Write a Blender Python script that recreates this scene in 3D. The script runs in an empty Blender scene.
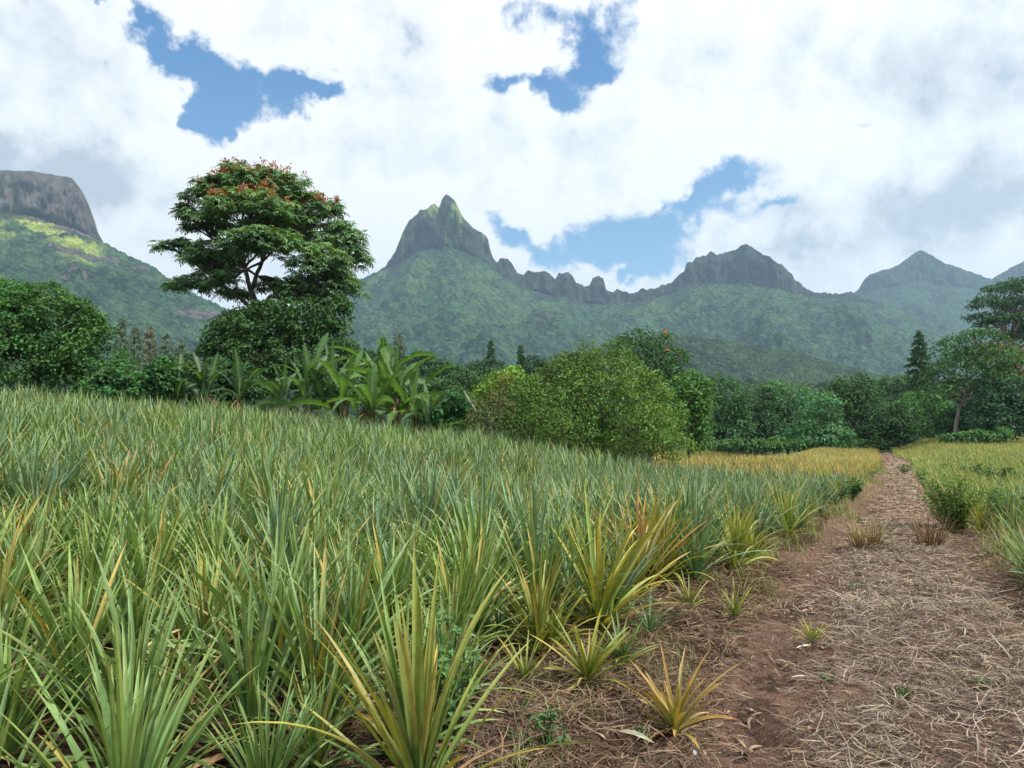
import bpy, math, random
import numpy as np
from mathutils import Vector
rng = np.random.default_rng(7)
random.seed(7)
sc = bpy.context.scene
COL = sc.collection
PI = math.pi
FPX = 740.0
PITCH = math.atan(41 / FPX)
CAM = np.array([0.0, 0.0, 1.5])

# ------------------------------------------------------------------ helpers
def P(px, py, Y):
    """point at depth Y seen at pixel px, py from the photograph's viewpoint"""
    px = np.asarray(px, float); py = np.asarray(py, float)
    u = (px - 512) / FPX; v = (384 - py) / FPX
    c, s = math.cos(PITCH), math.sin(PITCH)
    dx = u; dy = c - v * s; dz = s + v * c
    k = Y / dy
    return np.stack(np.broadcast_arrays(dx * k, dy * k, dz * k + CAM[2]), -1)

def smooth(a, b, x):
    t = np.clip((np.asarray(x, float) - a) / (b - a), 0, 1)
    return t * t * (3 - 2 * t)

def _h(ix, iy, seed):
    n = (ix.astype(np.int64) * 374761393 + iy.astype(np.int64) * 668265263 + seed * 974634777) & 0xffffffff
    n = ((n ^ (n >> 13)) * 1274126177) & 0xffffffff
    n = ((n ^ (n >> 16)) * 2246822519) & 0xffffffff
    return ((n ^ (n >> 15)) & 0xffff) / 65535.0

def vn(x, y, seed=0):
    x = np.asarray(x, float); y = np.asarray(y, float)
    x, y = np.broadcast_arrays(x, y)
    ix = np.floor(x); iy = np.floor(y)
    fx = x - ix; fy = y - iy
    fx = fx * fx * fx * (fx * (fx * 6 - 15) + 10); fy = fy * fy * fy * (fy * (fy * 6 - 15) + 10)
    a = _h(ix, iy, seed); b = _h(ix + 1, iy, seed); c = _h(ix, iy + 1, seed); d = _h(ix + 1, iy + 1, seed)
    return (a + (b - a) * fx) * (1 - fy) + (c + (d - c) * fx) * fy

def fbm(x, y, octv=4, seed=0, gain=0.5):
    s = 0; a = 1; t = 0
    x = np.asarray(x, float); y = np.asarray(y, float)
    for i in range(octv):
        s = s + a * vn(x * 2 ** i + 17.3 * i, y * 2 ** i - 9.1 * i, seed + i); t += a; a *= gain
    return s / t          # 0..1

def worley(x, y, seed=0):
    x, y = np.broadcast_arrays(np.asarray(x, float), np.asarray(y, float))
    ix = np.floor(x); iy = np.floor(y); best = np.full(x.shape, 9.0)
    for dx in (-1, 0, 1):
        for dy in (-1, 0, 1):
            jx = ix + dx; jy = iy + dy
            cx = jx + _h(jx, jy, seed); cy = jy + _h(jx, jy, seed + 5)
            best = np.minimum(best, (cx - x) ** 2 + (cy - y) ** 2)
    return np.sqrt(best)

def unit(v):
    return v / np.maximum(np.linalg.norm(v, axis=-1, keepdims=True), 1e-9)

def mkmesh(name, V, F, C=None, mats=None, smoothf=False, attrs=None):
    V = np.ascontiguousarray(V, np.float32).reshape(-1, 3); F = np.ascontiguousarray(F, np.int32)
    me = bpy.data.meshes.new(name)
    nf, k = F.shape
    me.vertices.add(len(V)); me.vertices.foreach_set('co', V.ravel())
    me.loops.add(nf * k); me.loops.foreach_set('vertex_index', F.ravel())
    me.polygons.add(nf)
    me.polygons.foreach_set('loop_start', np.arange(0, nf * k, k, dtype=np.int32))
    me.polygons.foreach_set('loop_total', np.full(nf, k, np.int32))
    me.polygons.foreach_set('use_smooth', np.full(nf, smoothf, bool))
    if C is not None:
        a = me.color_attributes.new('col', 'FLOAT_COLOR', 'POINT')
        c4 = np.ones((len(V), 4), np.float32); c4[:, :3] = np.asarray(C).reshape(-1, 3)
        a.data.foreach_set('color', c4.ravel())
    for n, arr in (attrs or {}).items():
        a = me.attributes.new(n, 'FLOAT', 'POINT'); a.data.foreach_set('value', np.asarray(arr, np.float32).ravel())
    me.update(calc_edges=True)
    if mats: me.materials.append(mats)
    return me

class Acc:
    """collects quads"""
    def __init__(s): s.V = []; s.F = []; s.C = []; s.n = 0
    def add(s, V, F, C):
        V = np.asarray(V, float).reshape(-1, 3)
        s.V.append(V); s.F.append(np.asarray(F) + s.n); s.C.append(np.broadcast_to(np.asarray(C, float), (len(V), 3)).reshape(-1, 3) if np.ndim(C) < 2 else np.asarray(C).reshape(-1, 3)); s.n += len(V)
        return s
    def arr(s): return np.concatenate(s.V), np.concatenate(s.F), np.concatenate(s.C)
    def empty(s): return s.n == 0

def link(name, me, parent=None, loc=(0, 0, 0)):
    o = bpy.data.objects.new(name, me); COL.objects.link(o); o.location = loc
    if parent: o.parent = parent
    return o

def tag(o, label=None, cat=None, group=None, kind=None):
    if label: o['label'] = label
    if cat: o['category'] = cat
    if group: o['group'] = group
    if kind: o['kind'] = kind
    return o

def thing(name, label, cat, loc, group=None):
    o = bpy.data.objects.new(name, None); COL.objects.link(o); o.location = loc
    o.empty_display_size = 0.2
    return tag(o, label, cat, group)

def part(name, acc, mat, root, smoothf=False):
    V, F, C = acc.arr()
    V = V - np.array(root.location)
    return link(name, mkmesh(name, V, F, C, mat, smoothf), root)

def copy_thing(root, loc, rz, scale, label, group):
    r = root.copy(); COL.objects.link(r); r.location = loc; r.rotation_euler = (0, 0, rz); r.scale = scale
    r['label'] = label
    if group: r['group'] = group
    for ch in list(root.children):
        c = ch.copy(); COL.objects.link(c); c.parent = r
    return r

# ------------------------------------------------------------------ geometry builders
def leafquads(pos, d, n, L, W, col, droop=0.0):
    """diamond shaped folded leaves: pos, direction, normal (N,3), length, width (N)"""
    d = unit(d); side = unit(np.cross(d, n)); n = unit(np.cross(side, d))
    L = np.broadcast_to(L, len(pos))[:, None]; W = np.broadcast_to(W, len(pos))[:, None]
    mid = pos + d * L * 0.5 + n * W * 0.18
    V = np.stack([pos, mid - side * W * .5, pos + d * L - np.array([0, 0, 1]) * L * droop, mid + side * W * .5], 1)
    F = np.arange(len(pos) * 4).reshape(-1, 4)
    return V.reshape(-1, 3), F, np.repeat(np.broadcast_to(col, (len(pos), 3)), 4, 0)

def blades(base, az, el0, bend, L, W, c0, c1, segs=6, prof=None, fold=0.25, across=3, rib=None, twist=0.0, power=1.3, wob=0.0, tear=0.0, r=None):
    """curved strips; returns V,F,C"""
    r = r or rng
    N = len(base); S = segs
    t = np.linspace(0, 1, S + 1)
    el = el0[:, None] - bend[:, None] * t[None] ** power
    a = az[:, None] + (r.normal(0, 1, (N, 1)) * wob) * t[None] ** 1.5
    dl = (L / S)[:, None]
    dirs = np.stack([np.cos(el) * np.cos(a), np.cos(el) * np.sin(a), np.sin(el)], -1)
    ctr = base[:, None] + np.concatenate([np.zeros((N, 1, 3)), np.cumsum((dirs[:, 1:] + dirs[:, :-1]) * .5 * dl[:, :, None], 1)], 1)
    side = np.stack([-np.sin(a), np.cos(a), np.zeros_like(a)], -1)
    nrm = np.cross(dirs, side)          # pointing up/inwards side
    nrm *= np.sign(np.sum(nrm * np.array([0, 0, 1.0]), -1, keepdims=True) + 1e-6)
    tw = (np.broadcast_to(twist, (N,)) if np.ndim(twist) else np.full(N, twist))
    th = (tw[:, None] * t[None])[..., None]
    sd = side * np.cos(th) + nrm * np.sin(th); nn = nrm * np.cos(th) - side * np.sin(th)
    pw = (prof(t) if prof else np.sin(PI * np.clip(t * .9 + .1, 0, 1)) ** .6)
    w = W[:, None] * pw[None]
    if tear: w = w * (1 - tear * r.random((N, S + 1)) ** 1.5)
    offs = np.linspace(-1, 1, across)
    V = []
    for o in offs:
        V.append(ctr + sd * (w * .5 * o)[..., None] + nn * (w * fold * (abs(o)))[..., None])
    V = np.stack(V, 2)                  # N,S+1,A,3
    cc = c0[:, None, None] * (1 - t[None, :, None, None]) + c1[:, None, None] * t[None, :, None, None]
    cc = np.broadcast_to(cc, V.shape).copy()
    if rib is not None: cc[:, :, across // 2] = rib
    A = across
    i = np.arange(N)[:, None, None] * (S + 1) * A + np.arange(S)[None, :, None] * A + np.arange(A - 1)[None, None]
    F = np.stack([i, i + 1, i + 1 + A, i + A], -1).reshape(-1, 4)
    return V.reshape(-1, 3), F, cc.reshape(-1, 3)

def tubes(acc, paths, sides=6, col=(.1, .08, .06)):
    for pts, rad in paths:
        pts = np.asarray(pts, float); K = len(pts)
        tn = unit(np.gradient(pts, axis=0))
        up = np.array([0.3, 0.9, 0.2]) if abs(tn[0, 2]) > .5 else np.array([0, 0, 1.0])
        s = unit(np.cross(tn, up)); q = np.cross(tn, s)
        th = np.arange(sides) / sides * 2 * PI
        V = pts[:, None] + np.asarray(rad)[:, None, None] * (np.cos(th)[None, :, None] * s[:, None] + np.sin(th)[None, :, None] * q[:, None])
        i = np.arange(K - 1)[:, None] * sides + np.arange(sides)[None]
        j = np.arange(K - 1)[:, None] * sides + (np.arange(sides)[None] + 1) % sides
        F = np.stack([i, j, j + sides, i + sides], -1).reshape(-1, 4)
        acc.add(V, F, col)

def bez(a, b, up, K=8, jit=0.0, r=None):
    """limb leaving a upwards then bending to b"""
    r = r or rng
    a = np.asarray(a, float); b = np.asarray(b, float)
    d = np.linalg.norm(b - a); m = a * .5 + b * .5 + np.array([0, 0, 1]) * d * up + r.normal(0, 1, 3) * d * jit
    t = np.linspace(0, 1, K)[:, None]
    p = (1 - t) ** 2 * a + 2 * t * (1 - t) * m + t * t * b
    p[1:-1] += r.normal(0, 1, (K - 2, 3)) * d * jit * .25
    return p

# ------------------------------------------------------------------ materials
def newmat(name):
    m = bpy.data.materials.new(name); m.use_nodes = True; nt = m.node_tree
    for n in list(nt.nodes): nt.nodes.remove(n)
    return m, nt
def N(nt, t, **k):
    n = nt.nodes.new(t)
    for a, b in k.items():
        if a.startswith('i_'):
            n.inputs[a[2:].replace('_', ' ')].default_value = b
        else: setattr(n, a, b)
    return n
def ramp(nt, stops, fac=None):
    n = nt.nodes.new('ShaderNodeValToRGB')
    e = n.color_ramp.elements
    while len(e) < len(stops): e.new(.5)
    for k, (p, c) in enumerate(stops):
        e[k].position = p; e[k].color = tuple(c) + (1,) if len(c) == 3 else c
    if fac is not None: nt.links.new(fac, n.inputs[0])
    return n
def mixc(nt, fac, a, b, mode='MIX'):
    n = nt.nodes.new('ShaderNodeMix'); n.data_type = 'RGBA'; n.blend_type = mode
    for s, v in ((n.inputs[0], fac), (n.inputs[6], a), (n.inputs[7], b)):
        if hasattr(v, 'links'): nt.links.new(v, s)
        elif isinstance(v, (int, float)): s.default_value = v
        else: s.default_value = tuple(v) + (1,)
    return n.outputs[2]
def math_(nt, op, a, b=None, c=None):
    n = nt.nodes.new('ShaderNodeMath'); n.operation = op
    for k, v in enumerate((a, b, c)):
        if v is None: continue
        if hasattr(v, 'links'): nt.links.new(v, n.inputs[k])
        else: n.inputs[k].default_value = v
    return n.outputs[0]

def leafmat(name, rough=.5, trans=.3, spec=.4, noise=30.0, amt=.35, objvar=0.0):
    m, nt = newmat(name); L = nt.links
    at = N(nt, 'ShaderNodeAttribute', attribute_name='col')
    tc = N(nt, 'ShaderNodeNewGeometry')
    nz = N(nt, 'ShaderNodeTexNoise', i_Scale=noise, i_Detail=7.0, i_Roughness=.65)
    L.new(tc.outputs['Position'], nz.inputs['Vector'])
    f = ramp(nt, [(.3, (1 - amt,) * 3), (.7, (1 + amt * .6,) * 3)], nz.outputs[0])
    f.color_ramp.elements[1].color = (1 + amt * .6, 1 + amt * .6, 1 + amt * .5, 1)
    c = mixc(nt, 1.0, at.outputs['Color'], f.outputs[0], 'MULTIPLY')
    if objvar:
        oi = N(nt, 'ShaderNodeObjectInfo')
        r = ramp(nt, [(0, (1 - objvar, 1 - objvar, 1 - objvar)), (.5, (1, 1, 1)), (1, (1 + objvar * 1.3, 1 + objvar, 1 - objvar * .3))], oi.outputs['Random'])
        c = mixc(nt, 1.0, c, r.outputs[0], 'MULTIPLY')
    b = N(nt, 'ShaderNodeBsdfPrincipled', i_Roughness=rough)
    b.inputs['Specular IOR Level'].default_value = spec
    L.new(c, b.inputs['Base Color'])
    tr = N(nt, 'ShaderNodeBsdfTranslucent')
    tcx = mixc(nt, 1.0, c, (1.25, 1.3, .5), 'MULTIPLY'); L.new(tcx, tr.inputs['Color'])
    mx = N(nt, 'ShaderNodeMixShader'); mx.inputs[0].default_value = trans
    L.new(b.outputs[0], mx.inputs[1]); L.new(tr.outputs[0], mx.inputs[2])
    o = N(nt, 'ShaderNodeOutputMaterial'); L.new(mx.outputs[0], o.inputs[0])
    return m

M_pine = leafmat('pineapple_leaf', rough=.5, trans=.24, spec=.4, noise=18, amt=.28, objvar=.16)
M_dry = leafmat('dry_leaf', rough=.8, trans=.1, spec=.2, noise=25, amt=.4)
M_leaf = leafmat('tree_leaf', rough=.62, trans=.3, spec=.25, noise=1.3, amt=.25)
M_ban = leafmat('banana_leaf', rough=.5, trans=.4, spec=.35, noise=5, amt=.2)
M_straw = leafmat('straw', rough=.85, trans=.08, spec=.15, noise=9, amt=.35)

def barkmat(name, a, b, sc_=6):
    m, nt = newmat(name); L = nt.links
    g = N(nt, 'ShaderNodeNewGeometry')
    mp = N(nt, 'ShaderNodeMapping'); mp.inputs['Scale'].default_value = (sc_, sc_, sc_ * .25)
    L.new(g.outputs['Position'], mp.inputs[0])
    nz = N(nt, 'ShaderNodeTexNoise', i_Scale=1.0, i_Detail=6.0); L.new(mp.outputs[0], nz.inputs['Vector'])
    c = ramp(nt, [(.3, a), (.7, b)], nz.outputs[0])
    bs = N(nt, 'ShaderNodeBsdfPrincipled', i_Roughness=.9); L.new(c.outputs[0], bs.inputs['Base Color'])
    bp = N(nt, 'ShaderNodeBump', i_Strength=.6, i_Distance=.05); L.new(nz.outputs[0], bp.inputs['Height']); L.new(bp.outputs[0], bs.inputs['Normal'])
    o = N(nt, 'ShaderNodeOutputMaterial'); L.new(bs.outputs[0], o.inputs[0])
    return m
M_bark = barkmat('bark', (.045, .038, .032), (.12, .105, .09))
M_barkp = barkmat('pale_bark', (.14, .12, .1), (.32, .29, .25))

def soilnodes(nt, dark=1.0):
    L = nt.links
    g = N(nt, 'ShaderNodeNewGeometry')
    pos = g.outputs['Position']
    n1 = N(nt, 'ShaderNodeTexNoise', i_Scale=.9, i_Detail=5.0); L.new(pos, n1.inputs['Vector'])
    n2 = N(nt, 'ShaderNodeTexNoise', i_Scale=14.0, i_Detail=8.0, i_Roughness=.7); L.new(pos, n2.inputs['Vector'])
    n3 = N(nt, 'ShaderNodeTexNoise', i_Scale=70.0, i_Detail=5.0); L.new(pos, n3.inputs['Vector'])
    d = dark
    c1 = ramp(nt, [(.3, (.065 * d, .038 * d, .027 * d)), (.55, (.15 * d, .093 * d, .064 * d)), (.75, (.235 * d, .165 * d, .12 * d))], n2.outputs[0])
    c2 = ramp(nt, [(.3, (.75, .72, .72)), (.7, (1.25, 1.22, 1.2))], n1.outputs[0])
    c = mixc(nt, 1.0, c1.outputs[0], c2.outputs[0], 'MULTIPLY')
    c3 = ramp(nt, [(.35, (.65, .65, .65)), (.65, (1.3, 1.3, 1.3))], n3.outputs[0])
    c = mixc(nt, .8, c, c3.outputs[0], 'MULTIPLY')
    h = math_(nt, 'ADD', math_(nt, 'MULTIPLY', n2.outputs[0], 1.0), math_(nt, 'MULTIPLY', n3.outputs[0], .4))
    bp = N(nt, 'ShaderNodeBump', i_Strength=1.0, i_Distance=.06); L.new(h, bp.inputs['Height'])
    return c, bp, pos

m, nt = newmat('path_soil'); c, bp, pos = soilnodes(nt, 1.12)
bs = N(nt, 'ShaderNodeBsdfPrincipled', i_Roughness=.95); bs.inputs['Specular IOR Level'].default_value = .15
nt.links.new(c, bs.inputs['Base Color']); nt.links.new(bp.outputs[0], bs.inputs['Normal'])
o = N(nt, 'ShaderNodeOutputMaterial'); nt.links.new(bs.outputs[0], o.inputs[0]); M_path = m

m, nt = newmat('field_soil'); c, bp, pos = soilnodes(nt, .62)
sp = N(nt, 'ShaderNodeSeparateXYZ'); nt.links.new(pos, sp.inputs[0])
nf = N(nt, 'ShaderNodeTexNoise', i_Scale=.05, i_Detail=8.0); nt.links.new(pos, nf.inputs['Vector'])
grs = ramp(nt, [(.35, (.02, .035, .012)), (.65, (.05, .075, .025))], nf.outputs[0])
far = N(nt, 'ShaderNodeMapRange'); far.inputs[1].default_value = 25; far.inputs[2].default_value = 45; nt.links.new(sp.outputs['Y'], far.inputs[0])
c = mixc(nt, far.outputs[0], c, grs.outputs[0])
bs = N(nt, 'ShaderNodeBsdfPrincipled', i_Roughness=.95); bs.inputs['Specular IOR Level'].default_value = .1
nt.links.new(c, bs.inputs['Base Color']); nt.links.new(bp.outputs[0], bs.inputs['Normal'])
o = N(nt, 'ShaderNodeOutputMaterial'); nt.links.new(bs.outputs[0], o.inputs[0]); M_soil = m

def mountmat(name, f1, f2, f3, rock1, rock2, cell=14.0, bd=5.0):
    m, nt = newmat(name); L = nt.links
    g = N(nt, 'ShaderNodeNewGeometry'); pos = g.outputs['Position']
    v = N(nt, 'ShaderNodeTexVoronoi', i_Scale=1 / cell); L.new(pos, v.inputs['Vector'])
    v2 = N(nt, 'ShaderNodeTexVoronoi', i_Scale=1 / (cell * .45)); L.new(pos, v2.inputs['Vector'])
    nb = N(nt, 'ShaderNodeTexNoise', i_Scale=1 / 220, i_Detail=6.0, i_Roughness=.6); L.new(pos, nb.inputs['Vector'])
    sx = N(nt, 'ShaderNodeSeparateColor'); L.new(v.outputs['Color'], sx.inputs[0])
    nb2 = N(nt, 'ShaderNodeTexNoise', i_Scale=1 / 40, i_Detail=6.0, i_Roughness=.75); L.new(pos, nb2.inputs['Vector'])
    k = math_(nt, 'ADD', math_(nt, 'MULTIPLY', sx.outputs[0], .35), math_(nt, 'MULTIPLY', nb.outputs[0], .7))
    k = math_(nt, 'ADD', k, math_(nt, 'MULTIPLY', math_(nt, 'SUBTRACT', nb2.outputs[0], .5), 1.5))
    fc = ramp(nt, [(.28, f1), (.52, f2), (.78, f3)], k)
    sunlit = N(nt, 'ShaderNodeAttribute', attribute_name='sunlit_grass')
    nm = N(nt, 'ShaderNodeTexNoise', i_Scale=1 / 35, i_Detail=5.0); L.new(pos, nm.inputs['Vector'])
    mc = ramp(nt, [(.35, (.14, .21, .035)), (.6, (.36, .42, .09))], nm.outputs[0])  # pale yellow-green vegetation colour that carries the painted sunlight
    fcol = mixc(nt, sunlit.outputs['Fac'], fc.outputs[0], mc.outputs[0])
    # rock with streaks running down the face
    mp = N(nt, 'ShaderNodeMapping'); mp.inputs['Scale'].default_value = (1 / 28, 1 / 28, 1 / 160); L.new(pos, mp.inputs[0])
    nr = N(nt, 'ShaderNodeTexNoise', i_Scale=1.0, i_Detail=8.0, i_Roughness=.65); L.new(mp.outputs[0], nr.inputs['Vector'])
    rc = ramp(nt, [(.35, rock1), (.68, rock2)], nr.outputs[0])
    ra = N(nt, 'ShaderNodeAttribute', attribute_name='rock')
    rk = math_(nt, 'ADD', ra.outputs['Fac'], math_(nt, 'MULTIPLY', math_(nt, 'SUBTRACT', nr.outputs[0], .5), 2.6))
    rm = ramp(nt, [(.4, (0, 0, 0)), (.62, (1, 1, 1))], rk)
    c = mixc(nt, rm.outputs[0], fcol, rc.outputs[0])
    hh = math_(nt, 'ADD', math_(nt, 'MULTIPLY', v.outputs['Distance'], -1.0), math_(nt, 'MULTIPLY', v2.outputs['Distance'], -.45))
    rinv = math_(nt, 'SUBTRACT', 1.0, rm.outputs[0])
    h2 = math_(nt, 'ADD', math_(nt, 'MULTIPLY', hh, rinv), math_(nt, 'MULTIPLY', nr.outputs[0], 2.2))
    bp = N(nt, 'ShaderNodeBump', i_Strength=1.0, i_Distance=bd * 2); L.new(h2, bp.inputs['Height'])
    bs = N(nt, 'ShaderNodeBsdfPrincipled', i_Roughness=.9); bs.inputs['Specular IOR Level'].default_value = .1
    L.new(c, bs.inputs['Base Color']); L.new(bp.outputs[0], bs.inputs['Normal'])
    o = N(nt, 'ShaderNodeOutputMaterial'); L.new(bs.outputs[0], o.inputs[0])
    return m
F1, F2, F3 = (.009, .024, .014), (.030, .072, .036), (.066, .128, .052)
M_mA = mountmat('forest_and_rock', F1, F2, F3, (.05, .045, .045), (.13, .115, .11), 13, 6)
M_mB = mountmat('forest_and_dark_rock', F1, F2, F3, (.012, .016, .017), (.052, .062, .048), 16, 6)
M_mC = mountmat('far_forest_and_rock', (.010, .026, .015), (.028, .062, .03), (.055, .10, .042), (.016, .026, .022), (.05, .065, .045), 18, 6)
M_mD = mountmat('foothill_forest', (.010, .022, .012), (.028, .056, .026), (.062, .10, .042), (.05, .05, .04), (.1, .1, .08), 8, 4)

# ------------------------------------------------------------------ ground
_py = np.array([-6, 0, 3.4, 7.6, 12, 19.6, 42, 65, 96, 200.]); _px = np.array([-1.6, .75, 2.1, 3.95, 6.3, 10.35, 22.0, 33.6, 48.3, 99.])
_pw = np.array([2.9, 2.9, 2.9, 2.9, 2.5, 2.3, 1.9, 1.8, 1.6, 1.6])
def xp(y):
    y = np.asarray(y, float)
    s = 0
    for k in (-1.2, -.4, .4, 1.2): s = s + np.interp(y + k * (1 + .05 * np.abs(y)), _py, _px)
    return s / 4
def wp(y): return np.interp(y, _py, _pw)
def softplus(x, k): return k * np.logaddexp(0, np.asarray(x) / k)

def hbase(x, y):
    x = np.asarray(x, float); y = np.asarray(y, float)
    yy = np.clip(y, -20, 400)
    q = xp(np.clip(y, -6, 200)) - x
    h = -.025 * softplus(np.minimum(yy, 400), 1.0) + .025 * softplus(yy - 84, 6)
    l = .14 * (softplus(q - 7, 1.6) - softplus(-60 - 7, 1.6)); l = 4.5 * (1 - np.exp(-np.maximum(l, 0) / 4.5))
    h = h + l
    h = h - smooth(8, 15, q) * 2.6 * smooth(29, 60, y)
    h = h + .018 * np.clip(y - 30, 0, 90) * smooth(1, 7, -q)
    w = wp(np.clip(y, 0, 100)) / 2
    near = 1 - smooth(40, 70, y)
    h = h + .13 * smooth(w - .1, w + .55, q) * near + .07 * smooth(w, w + .5, -q) * near
    return h
def hpath(x, y):
    q = xp(y) - x
    n = (fbm(x * 3, y * 3, 4, 3) - .5) * .09 + (fbm(x * 14, y * 14, 3, 8) - .5) * .045 + (fbm(x * .8, y * .8, 2, 5) - .5) * .1
    qn = q / (wp(np.clip(y, 0, 100)) / 2); wob = .25 * (fbm(y / 2.5, y * 0, 3, 55) - .5)
    ruts = -.085 * (np.exp(-((qn - .74 - wob) / .2) ** 2) + np.exp(-((qn + .72 - wob) / .22) ** 2)) + (fbm(x * 5, y * 5, 3, 57) - .5) * .05
    return hbase(x, y) + n + ruts
def hground(x, y):
    q = xp(np.clip(y, -6, 200)) - x
    w = wp(np.clip(y, 0, 100)) / 2
    n = (fbm(x * 2.2, y * 2.2, 4, 21) - .5) * .12 + (fbm(x * 12, y * 12, 3, 22) - .5) * .04
    inside = (1 - smooth(w - .1, w + .3, np.abs(q))) * (1 - smooth(92, 100, y))
    return hbase(x, y) + n * (1 - smooth(60, 90, y)) - .11 * inside

def axis(lo, hi, d0, grow, c=0.0):
    a = [c]; d = d0
    while a[-1] < hi: a.append(a[-1] + d); d = d0 + grow * abs(a[-1] - c)
    b = [c]; d = d0
    while b[-1] > lo: b.append(b[-1] - d); d = d0 + grow * abs(b[-1] - c)
    return np.array(sorted(set(b[1:] + a)))
gx = axis(-7000, 7000, .045, .016, 1.6); gy = axis(-3000, 9000, .05, .013, 3.0)
X, Y = np.meshgrid(gx, gy)
Z = hground(X, Y)
nx = len(gx); i = np.arange(len(gy) - 1)[:, None] * nx + np.arange(nx - 1)[None]
F = np.stack([i, i + 1, i + 1 + nx, i + nx], -1).reshape(-1, 4)
g = link('ground', mkmesh('ground', np.stack([X, Y, Z], -1), F, None, M_soil, True)); tag(g, kind='structure')

py_ = [-3.0]
while py_[-1] < 96: py_.append(py_[-1] + .035 + .008 * max(0, py_[-1]))
py_ = np.array(py_)
uu = np.linspace(-1, 1, 75)
Yp = np.repeat(py_[:, None], 75, 1)
edge = .38 + .5 * (fbm(Yp * .9, uu[None] * 0 + np.sign(uu)[None] * 3, 3, 40) - .5)
Xp = xp(Yp) - uu[None] * (wp(Yp) / 2 + edge)
Zp = hpath(Xp, Yp) - .16 * smooth(.86, 1.0, np.abs(uu))[None]
i = np.arange(len(py_) - 1)[:, None] * 75 + np.arange(74)[None]
F = np.stack([i + 1, i, i + 75, i + 76], -1).reshape(-1, 4)
tag(link('dirt_path', mkmesh('dirt_path', np.stack([Xp, Yp, Zp], -1), F, None, M_path, True)), kind='structure')

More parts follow.
